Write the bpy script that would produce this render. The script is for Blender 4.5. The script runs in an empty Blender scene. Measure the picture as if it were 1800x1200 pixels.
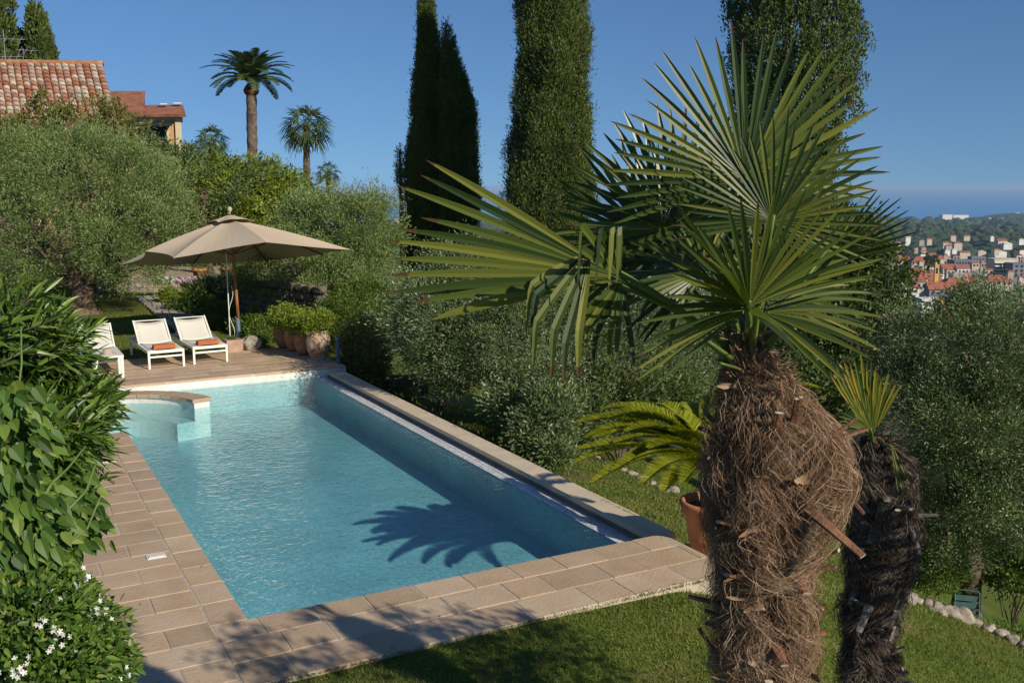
import bpy, math, random
import numpy as np
from mathutils import Vector, Matrix
R_ = math.radians
rng = np.random.default_rng(7)
random.seed(7)
SC = bpy.context.scene
COL = SC.collection

# ------------------------------------------------------------------ camera, world, sun
H = 3.2; FOC = 1750.0; PIT = math.atan(271/1750); AZ = R_(28.2)
HX = np.array([math.sin(AZ), math.cos(AZ), 0.0])      # heading on the ground
RX = np.array([math.cos(AZ), -math.sin(AZ), 0.0])     # to the right of it
UZ = np.array([0, 0, 1.0])
cd = bpy.data.cameras.new('camera'); cam = bpy.data.objects.new('camera', cd); COL.objects.link(cam)
cd.sensor_width = 36; cd.lens = FOC/1800*36; cd.clip_start = .05; cd.clip_end = 90000
cam.location = (0, 0, H)
fw = Vector((HX*math.cos(PIT) - UZ*math.sin(PIT)).tolist())
cam.rotation_mode = 'QUATERNION'
cam.rotation_quaternion = fw.to_track_quat('-Z', 'Y') @ Matrix.Rotation(R_(-.25), 3, 'Z').to_quaternion()
SC.camera = cam

SUN_EL = R_(27.5); SUN_TR = R_(28.2 - 45)                # direction the light travels, clockwise from +Y
trav = Vector((math.sin(SUN_TR)*math.cos(SUN_EL), math.cos(SUN_TR)*math.cos(SUN_EL), -math.sin(SUN_EL)))
w = bpy.data.worlds.new('World'); SC.world = w; w.use_nodes = True
nt = w.node_tree; nt.nodes.clear()
sky = nt.nodes.new('ShaderNodeTexSky'); sky.sky_type = 'NISHITA'; sky.sun_disc = False
sky.sun_elevation = SUN_EL; sky.sun_rotation = SUN_TR + math.pi
sky.altitude = 200; sky.air_density = 1.0; sky.dust_density = .1; sky.ozone_density = 8
tc = nt.nodes.new('ShaderNodeTexCoord'); sep = nt.nodes.new('ShaderNodeSeparateXYZ'); mx = nt.nodes.new('ShaderNodeMath')
mx.operation = 'MAXIMUM'; mx.inputs[1].default_value = 0
mz = nt.nodes.new('ShaderNodeMath'); mz.operation = 'MULTIPLY_ADD'; mz.inputs[1].default_value = .85; mz.inputs[2].default_value = .09; nt.links.new(mx.outputs[0], mz.inputs[0])
cmb = nt.nodes.new('ShaderNodeCombineXYZ')
nt.links.new(tc.outputs['Generated'], sep.inputs[0]); nt.links.new(sep.outputs[2], mx.inputs[0])
nt.links.new(sep.outputs[0], cmb.inputs[0]); nt.links.new(sep.outputs[1], cmb.inputs[1]); nt.links.new(mz.outputs[0], cmb.inputs[2])
nt.links.new(cmb.outputs[0], sky.inputs[0])
bg = nt.nodes.new('ShaderNodeBackground'); bg.inputs[1].default_value = .07
wo = nt.nodes.new('ShaderNodeOutputWorld')
nt.links.new(sky.outputs[0], bg.inputs[0]); nt.links.new(bg.outputs[0], wo.inputs[0])
sd = bpy.data.lights.new('sun', 'SUN'); sd.energy = 4.3; sd.angle = R_(.5); sd.color = (1, .90, .74)
so = bpy.data.objects.new('sun', sd); COL.objects.link(so)
so.rotation_mode = 'QUATERNION'; so.rotation_quaternion = trav.to_track_quat('-Z', 'Y'); so.location = (0, 0, 30)
vs = SC.view_settings; vs.view_transform = 'Standard'; vs.look = 'None'; vs.gamma = 1; vs.exposure = .32
HAZE = .00006
SC.cycles.max_bounces = 6; SC.cycles.transparent_max_bounces = 12

# ------------------------------------------------------------------ helpers
def W(L, F, z=0.0): return RX*L + HX*F + UZ*z          # metres right of / ahead of the terrace edge
def ray(px, py):
    x = (px-900)/FOC; y = -(py-600)/FOC
    return x, math.cos(PIT)+y*math.sin(PIT), -math.sin(PIT)+y*math.cos(PIT)
def at(px, py, D):
    x, f, u = ray(px, py); t = D/f
    return W(t*x, D, H+t*u)
def gp(px, py, z=0.0):
    x, f, u = ray(px, py); t = (z-H)/u
    return W(t*x, t*f, z)
def nrm(v):
    v = np.asarray(v, float); return v/np.maximum(np.linalg.norm(v, axis=-1, keepdims=True), 1e-9)

class MB:
    def __init__(s): s.v = []; s.f = []; s.n = 0; s.c = []
    def add(s, v, f, col=None):
        v = np.asarray(v, float).reshape(-1, 3)
        if len(v) == 0: return
        for a in (f if isinstance(f, list) else [f]):
            a = np.asarray(a, int)
            s.f.append(a + s.n)
            if col is None: cc = np.full((len(a), 3), .5)
            else:
                cc = np.asarray(col, float)
                cc = np.tile(cc, (len(a), 1)) if cc.ndim == 1 else cc
            s.c.append(cc)
        s.v.append(v); s.n += len(v)
    def build(s, name, m, parent=None, smooth=False, attr=False):
        V = np.concatenate(s.v)
        o_loc = np.zeros(3)
        if parent is not None: o_loc = np.array(parent.matrix_local.translation) if parent.parent is None else np.array(parent.location)
        if parent is not None:
            V = V - s.origin(parent)
        me = bpy.data.meshes.new(name)
        me.vertices.add(len(V)); me.vertices.foreach_set('co', V.astype(np.float32).ravel())
        loops = np.concatenate([a.ravel() for a in s.f]); sizes = np.concatenate([np.full(len(a), a.shape[1]) for a in s.f])
        me.loops.add(len(loops)); me.loops.foreach_set('vertex_index', loops.astype(np.int32))
        st = np.concatenate([[0], np.cumsum(sizes)[:-1]])
        me.polygons.add(len(sizes)); me.polygons.foreach_set('loop_start', st.astype(np.int32))
        me.update(calc_edges=True)
        me.polygons.foreach_set('use_smooth', np.full(len(sizes), bool(smooth)))
        if attr:
            a = me.attributes.new('tint', 'FLOAT_COLOR', 'FACE')
            C = np.concatenate(s.c); a.data.foreach_set('color', np.hstack([C, np.ones((len(C), 1))]).astype(np.float32).ravel())
        if m: me.materials.append(m)
        o = bpy.data.objects.new(name, me); COL.objects.link(o)
        if parent is not None: o.parent = parent
        return o
    @staticmethod
    def origin(p):
        o = np.zeros(3)
        while p is not None: o = o + np.array(p.location); p = p.parent
        return o
    # shapes
    def box(s, c, size, ax=None, col=None, taper=1.0):
        c = np.asarray(c, float); x, y, z = [d/2 for d in size]
        A = np.eye(3) if ax is None else np.array(ax)
        P = []
        for k in (-1, 1):
            t = taper if k > 0 else 1
            for a, b in ((-1, -1), (1, -1), (1, 1), (-1, 1)): P.append(c + A[0]*a*x*t + A[1]*b*y*t + A[2]*k*z)
        s.add(P, np.array([[0, 3, 2, 1], [4, 5, 6, 7], [0, 1, 5, 4], [1, 2, 6, 5], [2, 3, 7, 6], [3, 0, 4, 7]]), col)
    def beam(s, a, b, wd, ht=None, col=None):
        a = np.asarray(a, float); b = np.asarray(b, float); d = nrm(b-a); ht = ht or wd
        x = np.cross(d, UZ); x = nrm(x) if np.linalg.norm(x) > 1e-3 else np.array([1., 0, 0]); y = np.cross(x, d)
        s.box((a+b)/2, (wd, np.linalg.norm(b-a), ht), (x, d, y), col)
    def tube(s, pts, rad, sides=8, cap=True, col=None, lump=0, flat=1.0):
        P = np.asarray(pts, float); n = len(P)
        rad = np.full(n, rad) if np.isscalar(rad) else np.asarray(rad, float)
        T = nrm(np.gradient(P, axis=0)); ref = np.array([.31, .22, .92]) if abs(T[0][2]) < .8 else np.array([1., .1, 0])
        X = np.cross(T, ref); X = nrm(X); Y = np.cross(T, X)
        a = np.linspace(0, 2*math.pi, sides, endpoint=False)
        rr = rad[:, None]*np.ones(sides)
        if lump: rr = rr*(1+lump*(np.sin(a*3+np.arange(n)[:, None]*.7)*.5+rng.normal(0, .35, (n, sides))))
        V = P[:, None, :] + rr[..., None]*(np.cos(a)[None, :, None]*X[:, None, :] + flat*np.sin(a)[None, :, None]*Y[:, None, :])
        i = np.arange(n-1)[:, None]*sides; j = np.arange(sides)[None, :]; j2 = (j+1) % sides
        F = np.stack([i+j, i+j2, i+sides+j2, i+sides+j], -1).reshape(-1, 4)
        fs = [F]
        if cap: fs += [np.arange(sides)[::-1][None, :], (np.arange(sides)+(n-1)*sides)[None, :]]
        s.add(V.reshape(-1, 3), fs, col)
    def lathe(s, c, prof, seg=24, col=None):
        c = np.asarray(c, float); P = np.asarray(prof, float); n = len(P)
        a = np.linspace(0, 2*math.pi, seg, endpoint=False)
        V = np.stack([P[:, 0:1]*np.cos(a), P[:, 0:1]*np.sin(a), P[:, 1:2]*np.ones(seg)], -1) + c
        i = np.arange(n-1)[:, None]*seg; j = np.arange(seg)[None, :]; j2 = (j+1) % seg
        s.add(V.reshape(-1, 3), np.stack([i+j, i+j2, i+seg+j2, i+seg+j], -1).reshape(-1, 4), col)
    def poly(s, pts, col=None): s.add(pts, np.arange(len(pts))[None, :], col)
    def grid(s, V, col=None):
        n, m = V.shape[:2]
        i = np.arange(n-1)[:, None]*m; j = np.arange(m-1)[None, :]
        s.add(V.reshape(-1, 3), np.stack([i+j, i+j+1, i+m+j+1, i+m+j], -1).reshape(-1, 4), col)
    def leaves(s, P, D, N, L, Wd):
        # rhombic leaves: P base, D direction, N rough normal
        D = nrm(D); S = nrm(np.cross(D, N)); L = np.broadcast_to(L, (len(P),))[:, None]; Wd = np.broadcast_to(Wd, (len(P),))[:, None]
        V = np.stack([P, P+D*L*.5+S*Wd*.5, P+D*L, P+D*L*.5-S*Wd*.5], 1)
        s.add(V.reshape(-1, 3), np.arange(4*len(P)).reshape(-1, 4))
    def long_leaves(s, P, D, N, L, Wd, droop=.15, fold=.25, k=6, prof=None):
        # curved leaves folded along the midrib: (n) leaves, k sections of 3 verts
        n = len(P); D = nrm(D); S = nrm(np.cross(D, N)); Nn = nrm(np.cross(S, D))
        L = np.broadcast_to(L, (n,)); Wd = np.broadcast_to(Wd, (n,)); droop = np.broadcast_to(droop, (n,))
        t = np.linspace(0, 1, k)
        pw = (np.sin(np.pi*t**.8)**.8 if prof is None else np.interp(t, np.linspace(0, 1, len(prof)), prof))
        C = P[:, None, :] + D[:, None, :]*(L[:, None]*t)[..., None] - UZ*(droop[:, None]*L[:, None]*t**2)[..., None]
        hw = (Wd[:, None]*.5*pw)[..., None]
        A = C + S[:, None, :]*hw + Nn[:, None, :]*hw*fold; B = C - S[:, None, :]*hw + Nn[:, None, :]*hw*fold
        V = np.stack([A, C, B], 2)          # n,k,3,3
        base = np.arange(n)[:, None, None]*k*3; i = np.arange(k-1)[None, :, None]*3; j = np.arange(2)[None, None, :]
        q = base+i+j
        s.add(V.reshape(-1, 3), np.stack([q, q+1, q+4, q+3], -1).reshape(-1, 4))

def tag(o, label=None, cat=None, group=None, kind=None):
    if label: o['label'] = label
    if cat: o['category'] = cat
    if group: o['group'] = group
    if kind: o['kind'] = kind
    return o
def thing(name, loc, label, cat, group=None):
    o = bpy.data.objects.new(name, None); o.location = [float(a) for a in loc]; o.empty_display_size = .2
    COL.objects.link(o); return tag(o, label, cat, group)
def unit(n): return nrm(rng.normal(size=(n, 3)))

# ------------------------------------------------------------------ materials
def newmat(name):
    m = bpy.data.materials.new(name); m.use_nodes = True; t = m.node_tree; t.nodes.clear()
    out = t.nodes.new('ShaderNodeOutputMaterial'); b = t.nodes.new('ShaderNodeBsdfPrincipled')
    t.links.new(b.outputs[0], out.inputs[0]); return m, t, b, out
def c4(c): return (c[0], c[1], c[2], 1)
def mat(name, c1, c2=None, rough=.8, scale=6, bump=.15, bscale=None, spec=.3, attr=False, metal=0, detail=6, c3=None, pos=(.35, .65)):
    m, t, b, out = newmat(name); N = t.nodes.new; LK = t.links.new
    g = N('ShaderNodeNewGeometry')
    n = N('ShaderNodeTexNoise'); n.inputs['Scale'].default_value = scale; n.inputs['Detail'].default_value = detail; n.inputs['Roughness'].default_value = .65
    LK(g.outputs['Position'], n.inputs['Vector'])
    r = N('ShaderNodeValToRGB'); r.color_ramp.elements[0].position = pos[0]; r.color_ramp.elements[1].position = pos[1]
    c2 = c2 or tuple(a*.7 for a in c1)
    r.color_ramp.elements[0].color = c4(c2); r.color_ramp.elements[1].color = c4(c1)
    if c3:
        e = r.color_ramp.elements.new((pos[0]+pos[1])/2); e.color = c4(c3)
    LK(n.outputs[0], r.inputs[0]); colr = r.outputs[0]
    if attr:
        a = N('ShaderNodeAttribute'); a.attribute_name = 'tint'
        mm = N('ShaderNodeMix'); mm.data_type = 'RGBA'; mm.blend_type = 'MULTIPLY'; mm.inputs[0].default_value = 1
        LK(a.outputs['Color'], mm.inputs[6]); LK(colr, mm.inputs[7]); colr = mm.outputs[2]
    LK(colr, b.inputs['Base Color']); b.inputs['Roughness'].default_value = rough
    b.inputs['Specular IOR Level'].default_value = spec; b.inputs['Metallic'].default_value = metal
    if bump:
        n2 = N('ShaderNodeTexNoise'); n2.inputs['Scale'].default_value = bscale or scale*6; n2.inputs['Detail'].default_value = 5
        LK(g.outputs['Position'], n2.inputs['Vector'])
        bp = N('ShaderNodeBump'); bp.inputs['Strength'].default_value = bump; bp.inputs['Distance'].default_value = .02
        LK(n2.outputs[0], bp.inputs['Height']); LK(bp.outputs[0], b.inputs['Normal'])
    return m
def leafmat(name, cols, rough=.5, spec=.35, trans=.3, tcol=None, patch=0, pscale=.8, tips=None):
    m, t, b, out = newmat(name); N = t.nodes.new; LK = t.links.new
    g = N('ShaderNodeNewGeometry'); r = N('ShaderNodeValToRGB'); cr = r.color_ramp
    cr.elements[0].color = c4(cols[0]); cr.elements[1].color = c4(cols[-1])
    for i, c in enumerate(cols[1:-1]):
        e = cr.elements.new((i+1)/(len(cols)-1)); e.color = c4(c)
    if patch:
        n = N('ShaderNodeTexNoise'); n.inputs['Scale'].default_value = pscale; n.inputs['Detail'].default_value = 2
        LK(g.outputs['Position'], n.inputs['Vector'])
        ma = N('ShaderNodeMath'); ma.operation = 'MULTIPLY_ADD'; LK(n.outputs[0], ma.inputs[0]); ma.inputs[1].default_value = patch*2; 
        m2 = N('ShaderNodeMath'); m2.operation = 'MULTIPLY_ADD'; LK(g.outputs['Random Per Island'], m2.inputs[0]); m2.inputs[1].default_value = 1-patch; m2.inputs[2].default_value = -patch*.5
        LK(m2.outputs[0], ma.inputs[2]); LK(ma.outputs[0], r.inputs[0])
    else: LK(g.outputs['Random Per Island'], r.inputs[0])
    cout = r.outputs[0]
    if tips:
        at_ = N('ShaderNodeAttribute'); at_.attribute_name = 'tint'; mt_ = N('ShaderNodeMix'); mt_.data_type = 'RGBA'; mt_.inputs[7].default_value = c4(tips)
        LK(at_.outputs['Fac'], mt_.inputs[0]); LK(cout, mt_.inputs[6]); cout = mt_.outputs[2]
    LK(cout, b.inputs['Base Color']); b.inputs['Roughness'].default_value = rough; b.inputs['Specular IOR Level'].default_value = spec
    tr = N('ShaderNodeBsdfTranslucent'); hs = N('ShaderNodeMix'); hs.data_type = 'RGBA'; hs.blend_type = 'MULTIPLY'; hs.inputs[0].default_value = 1
    hs.inputs[7].default_value = c4(tcol or (1.3, 1.5, .6)); LK(cout, hs.inputs[6]); LK(hs.outputs[2], tr.inputs[0])
    mi = N('ShaderNodeMixShader'); mi.inputs[0].default_value = trans
    LK(b.outputs[0], mi.inputs[1]); LK(tr.outputs[0], mi.inputs[2]); LK(mi.outputs[0], out.inputs[0])
    return m

M = {}
M['olive'] = leafmat('olive_leaf', [(.065, .10, .030), (.145, .205, .06), (.225, .285, .10), (.36, .42, .21)], patch=.35)
M['olive_silver'] = leafmat('olive_leaf_silver', [(.032, .052, .02), (.082, .12, .04), (.165, .215, .085), (.42, .46, .30)], trans=.2, patch=.4, rough=.42, spec=.5)
M['citrus'] = leafmat('laurel_leaf', [(.06, .09, .012), (.14, .19, .02), (.22, .27, .03), (.34, .38, .05)], trans=.35, patch=.35)
M['dark'] = leafmat('evergreen_leaf', [(.025, .045, .014), (.055, .088, .024), (.10, .14, .038), (.17, .21, .065)], trans=.15, patch=.3)
M['cypress'] = leafmat('cypress_leaf', [(.025, .042, .012), (.055, .082, .018), (.095, .13, .026), (.15, .185, .045)], trans=.12, patch=.25, pscale=.6)
M['bush'] = leafmat('shrub_leaf', [(.035, .07, .012), (.08, .135, .02), (.13, .19, .03), (.2, .27, .05)], trans=.3, patch=.3, pscale=2)
M['redbush'] = leafmat('reddish_leaf', [(.06, .075, .02), (.13, .13, .035), (.20, .19, .05), (.26, .15, .06)], trans=.25, patch=.35, pscale=1.2)
M['oleander'] = leafmat('oleander_leaf', [(.02, .048, .008), (.05, .10, .014), (.09, .16, .022), (.18, .26, .04)], rough=.38, spec=.4, trans=.25)
M['vine'] = leafmat('vine_leaf', [(.025, .06, .012), (.06, .125, .02), (.10, .18, .03), (.18, .24, .04)], rough=.5, spec=.35, trans=.3)
M['jasmine'] = leafmat('jasmine_leaf', [(.03, .07, .012), (.07, .14, .02), (.12, .2, .03), (.2, .26, .05)], rough=.4, trans=.3)
M['petal'] = leafmat('petal_white', [(.7, .7, .64), (.85, .85, .8)], trans=.3, tcol=(1, 1, .95))
M['pink'] = leafmat('petal_pink', [(.6, .4, .55), (.8, .65, .78)], trans=.3, tcol=(1, 1, 1))
M['fan'] = leafmat('fan_blade', [(.022, .042, .010), (.04, .068, .014), (.078, .108, .018), (.16, .17, .028)], rough=.36, spec=.5, trans=.24, tcol=(1.5, 1.7, .5), tips=(.09, .05, .022))
M['spear'] = leafmat('yellowing_blade', [(.05, .09, .02), (.10, .15, .025), (.22, .2, .03), (.3, .22, .03)], rough=.4, trans=.35, tips=(.2, .1, .03))
M['cycas'] = leafmat('cycad_leaflet', [(.12, .15, .01), (.24, .27, .015), (.38, .38, .02)], rough=.4, trans=.35, tcol=(1.2, 1.3, .5))
M['datefrond'] = leafmat('date_leaflet', [(.03, .055, .02), (.06, .10, .03), (.11, .16, .05)], rough=.45, trans=.2, tips=(.1, .09, .03))
M['petiole'] = mat('petiole_green', (.13, .19, .04), (.07, .12, .025), rough=.45, scale=8)
M['fibre'] = leafmat('trunk_fibre', [(.075, .038, .022), (.20, .118, .07), (.35, .235, .15), (.58, .46, .34)], rough=.9, spec=.1, trans=.05, tcol=(1, 1, 1), patch=.3, pscale=7)
M['fibre_dark'] = leafmat('trunk_fibre_grey', [(.04, .03, .024), (.09, .068, .055), (.16, .125, .10), (.3, .25, .21)], rough=.9, spec=.1, trans=.05, tcol=(1, 1, 1), patch=.3, pscale=7)
M['core'] = mat('trunk_core', (.15, .09, .055), (.04, .024, .015), rough=1, scale=14, bump=1, bscale=45)
M['stub'] = mat('leaf_base', (.23, .11, .06), (.09, .045, .028), rough=.7, scale=16, bump=.4)
M['stubcut'] = mat('cut_end', (.5, .43, .33), (.3, .24, .17), rough=.8, scale=40, bump=.3)
M['stubgrey'] = mat('weathered_leaf_base', (.3, .27, .24), (.12, .10, .085), rough=.9, scale=20, bump=.5)
M['bark'] = mat('olive_bark', (.20, .145, .10), (.05, .036, .025), rough=.95, scale=5, bump=1, bscale=14)
M['greybark'] = mat('grey_bark', (.17, .13, .10), (.06, .045, .035), rough=.95, scale=4, bump=1, bscale=20)
M['paver'] = mat('clay_paver', (1, 1, 1), (.84, .79, .72), rough=.85, scale=2.2, bump=.25, bscale=30, attr=True, pos=(.3, .6))
M['grout'] = mat('grout', (.50, .43, .33), (.38, .32, .24), rough=.95, scale=14)
M['coping'] = mat('limestone_coping', (.60, .50, .36), (.46, .37, .26), rough=.8, scale=2.5, bump=.12, bscale=40, pos=(.2, .6))
M['coping_wall'] = mat('rendered_wall', (.30, .25, .18), (.20, .165, .115), rough=.9, scale=3, bump=.3, bscale=20)
M['stone'] = mat('rough_stone', (.42, .36, .29), (.17, .14, .11), rough=.95, scale=7, bump=.8, bscale=16)
M['palestone'] = mat('pale_stone', (.38, .335, .27), (.16, .135, .105), rough=.95, scale=8, bump=.8, bscale=14)
M['wallstone'] = mat('dark_rubble_stone', (.20, .17, .14), (.09, .075, .06), rough=.95, scale=5, bump=.8, bscale=12, attr=False)
M['pinkstone'] = mat('pink_stone', (.48, .33, .25), (.34, .22, .16), rough=.95, scale=8, bump=.5)
M['gravel'] = mat('gravel', (.42, .35, .26), (.28, .23, .165), rough=1, scale=6, bump=.6, bscale=60)
M['pathstone'] = mat('path_stone', (.42, .40, .36), (.25, .235, .21), rough=.95, scale=5, bump=.5, bscale=24, attr=True)
M['canvas'] = mat('beige_canvas', (.56, .46, .335), (.52, .42, .305), rough=.95, scale=1.5, bump=.08, bscale=60, spec=.1)
M['white'] = mat('white_metal', (.78, .75, .68), (.72, .69, .62), rough=.4, scale=3, bump=0)
M['sling'] = mat('white_sling', (.62, .60, .52), (.57, .55, .48), rough=.7, scale=40, bump=.1)
M['towel'] = mat('orange_towel', (.58, .19, .07), (.45, .14, .05), rough=.95, scale=30, bump=.5, bscale=120)
M['wood'] = mat('oiled_wood', (.38, .15, .05), (.24, .09, .03), rough=.5, scale=6, bump=.1)
M['oldwood'] = mat('weathered_wood', (.17, .11, .07), (.08, .05, .035), rough=.9, scale=9, bump=.5)
M['blue'] = mat('blue_grey_paint', (.11, .16, .22), (.08, .12, .17), rough=.5, scale=6, bump=.05)
M['greenmetal'] = mat('green_painted_metal', (.085, .175, .165), (.065, .14, .135), rough=.45, scale=9, bump=.05)
M['terra'] = mat('terracotta', (.52, .22, .10), (.34, .14, .065), rough=.85, scale=4, bump=.3, bscale=30)
M['jar'] = mat('old_jar_clay', (.42, .25, .14), (.25, .13, .07), rough=.9, scale=5, bump=.4, bscale=30, c3=(.36, .17, .08))
M['jar_pale'] = mat('weathered_pale_jar_clay', (.48, .40, .28), (.34, .18, .09), rough=.9, scale=6, bump=.4, bscale=30, pos=(.4, .6))
M['soil'] = mat('soil', (.07, .05, .035), (.03, .02, .015), rough=1, scale=20, bump=.6)
M['plastic'] = mat('white_plastic_lid', (.7, .7, .68), (.62, .62, .6), rough=.5, scale=10, bump=0)
M['rooftile'] = mat('roof_tile', (1, 1, 1), (.6, .56, .52), rough=.9, scale=6, bump=.3, attr=True)
M['plaster'] = mat('cream_plaster', (.62, .45, .26), (.5, .36, .2), rough=.95, scale=1, bump=.1)
M['ochre'] = mat('ochre_plaster', (.58, .34, .16), (.50, .29, .13), rough=.95, scale=1, bump=.1)
M['trim'] = mat('pale_trim', (.66, .56, .38), (.55, .46, .3), rough=.9, scale=2, bump=0)
M['flatroof'] = mat('orange_flat_tile', (.34, .14, .08), (.19, .08, .05), rough=.9, scale=3, bump=.4, bscale=12)
M['awning'] = mat('dark_green_awning', (.015, .05, .045), rough=.7, scale=3, bump=0)
M['glass'] = mat('window_glass', (.03, .04, .05), rough=.1, scale=1, bump=0, spec=.6)
M['alu'] = mat('aluminium', (.55, .55, .55), rough=.4, scale=3, bump=0, metal=.6)
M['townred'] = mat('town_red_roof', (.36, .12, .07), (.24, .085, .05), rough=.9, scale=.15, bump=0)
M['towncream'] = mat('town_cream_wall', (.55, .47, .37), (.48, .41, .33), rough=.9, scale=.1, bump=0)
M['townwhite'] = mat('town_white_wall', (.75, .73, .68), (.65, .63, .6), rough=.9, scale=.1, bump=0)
M['townshade'] = mat('town_shaded_wall', (.21, .21, .235), (.16, .16, .18), rough=.9, scale=.1, bump=0)  # blue grey holds the shade of the shaded town fronts in the colour
M['townyellow'] = mat('town_yellow_wall', (.62, .38, .10), (.55, .34, .09), rough=.9, scale=.1, bump=0)
M['townstone'] = mat('town_stone_wall', (.42, .37, .30), (.32, .28, .23), rough=.9, scale=.15, bump=0)
M['forest'] = mat('forest_canopy', (.055, .085, .03), (.022, .038, .014), rough=1, scale=.05, bump=1, bscale=.5, detail=8)
M['glassblue'] = mat('blue_car_paint', (.08, .16, .22), rough=.3, scale=2, bump=0)

def mosaic(name, c1, c2, c3, scale, rough=.35, bumpd=.0):
    m, t, b, out = newmat(name); N = t.nodes.new; LK = t.links.new
    g = N('ShaderNodeNewGeometry')
    v = N('ShaderNodeTexVoronoi'); v.distance = 'CHEBYCHEV'; v.inputs['Randomness'].default_value = .12; v.inputs['Scale'].default_value = scale
    LK(g.outputs['Position'], v.inputs['Vector'])
    sp = N('ShaderNodeSeparateColor'); LK(v.outputs['Color'], sp.inputs[0])
    r = N('ShaderNodeValToRGB'); r.color_ramp.elements[0].color = c4(c1); r.color_ramp.elements[1].color = c4(c3)
    e = r.color_ramp.elements.new(.5); e.color = c4(c2); LK(sp.outputs[0], r.inputs[0])
    n = N('ShaderNodeTexNoise'); n.inputs['Scale'].default_value = 1.3; n.inputs['Detail'].default_value = 4; LK(g.outputs['Position'], n.inputs['Vector'])
    r2 = N('ShaderNodeValToRGB'); r2.color_ramp.elements[0].position = .3; r2.color_ramp.elements[0].color = (.78, .8, .8, 1); r2.color_ramp.elements[1].position = .65
    LK(n.outputs[0], r2.inputs[0])
    mm = N('ShaderNodeMix'); mm.data_type = 'RGBA'; mm.blend_type = 'MULTIPLY'; mm.inputs[0].default_value = 1
    LK(r.outputs[0], mm.inputs[6]); LK(r2.outputs[0], mm.inputs[7]); LK(mm.outputs[2], b.inputs['Base Color'])
    b.inputs['Roughness'].default_value = rough
    return m
M['poolfloor'] = mosaic('pool_mosaic_ripple_light', (.33, .46, .47), (.42, .55, .54), (.52, .63, .60), 38)  # varied tile tones also imitate mottled ripple light in the basin
M['poolrim'] = mosaic('rim_mosaic', (.62, .62, .55), (.70, .68, .6), (.76, .75, .68), 34)
M['strip'] = mosaic('lip_mosaic', (.48, .42, .46), (.72, .69, .70), (.84, .82, .82), 36)

def water_mat():
    m, t, b, out = newmat('pool_water'); N = t.nodes.new; LK = t.links.new; t.nodes.remove(b)
    g = N('ShaderNodeNewGeometry')
    n1 = N('ShaderNodeTexNoise'); n1.inputs['Scale'].default_value = 9; n1.inputs['Detail'].default_value = 3; n1.inputs['Distortion'].default_value = .8
    n2 = N('ShaderNodeTexNoise'); n2.inputs['Scale'].default_value = 30; n2.inputs['Detail'].default_value = 2
    mp = N('ShaderNodeMapping'); mp.inputs['Location'].default_value = (-2.0, -8.3, 0)
    wv = N('ShaderNodeTexWave'); wv.wave_type = 'RINGS'; wv.rings_direction = 'Z'; wv.inputs['Scale'].default_value = 6; wv.inputs['Distortion'].default_value = 1.2; wv.inputs['Detail'].default_value = 1
    LK(g.outputs['Position'], mp.inputs[0]); LK(mp.outputs[0], wv.inputs[0])
    ln = N('ShaderNodeVectorMath'); ln.operation = 'LENGTH'; LK(mp.outputs[0], ln.inputs[0])
    fal = N('ShaderNodeMapRange'); fal.inputs['From Min'].default_value = .1; fal.inputs['From Max'].default_value = 1.0; fal.inputs['To Min'].default_value = .12; fal.inputs['To Max'].default_value = 0
    LK(ln.outputs['Value'], fal.inputs[0])
    LK(g.outputs['Position'], n1.inputs['Vector']); LK(g.outputs['Position'], n2.inputs['Vector'])
    a = N('ShaderNodeMath'); a.operation = 'MULTIPLY_ADD'; LK(n2.outputs[0], a.inputs[0]); a.inputs[1].default_value = .35; LK(n1.outputs[0], a.inputs[2])
    wm = N('ShaderNodeMath'); wm.operation = 'MULTIPLY'; LK(wv.outputs['Fac'], wm.inputs[0]); LK(fal.outputs[0], wm.inputs[1])
    ad = N('ShaderNodeMath'); ad.operation = 'ADD'; LK(a.outputs[0], ad.inputs[0]); LK(wm.outputs[0], ad.inputs[1])
    bp = N('ShaderNodeBump'); bp.inputs['Strength'].default_value = .45; bp.inputs['Distance'].default_value = .05; LK(ad.outputs[0], bp.inputs['Height'])
    fr = N('ShaderNodeFresnel'); io = N('ShaderNodeMath'); io.operation = 'MULTIPLY_ADD'; LK(g.outputs['Backfacing'], io.inputs[0]); io.inputs[1].default_value = .752-1.33; io.inputs[2].default_value = 1.33; LK(io.outputs[0], fr.inputs['IOR']); LK(bp.outputs[0], fr.inputs['Normal'])
    gl = N('ShaderNodeBsdfGlossy'); gl.inputs['Roughness'].default_value = .04; LK(bp.outputs[0], gl.inputs['Normal'])
    tr = N('ShaderNodeBsdfTransparent'); tr.inputs[0].default_value = (.60, .89, .96, 1)
    mi = N('ShaderNodeMixShader'); LK(fr.outputs[0], mi.inputs[0]); LK(tr.outputs[0], mi.inputs[1]); LK(gl.outputs[0], mi.inputs[2])
    LK(mi.outputs[0], out.inputs[0]); return m
M['water'] = water_mat()
m, t, b, out = newmat('sea_water'); b.inputs['Base Color'].default_value = (.05, .25, .50, 1); b.inputs['Roughness'].default_value = .45; b.inputs['Specular IOR Level'].default_value = .25
M['sea'] = m
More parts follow.
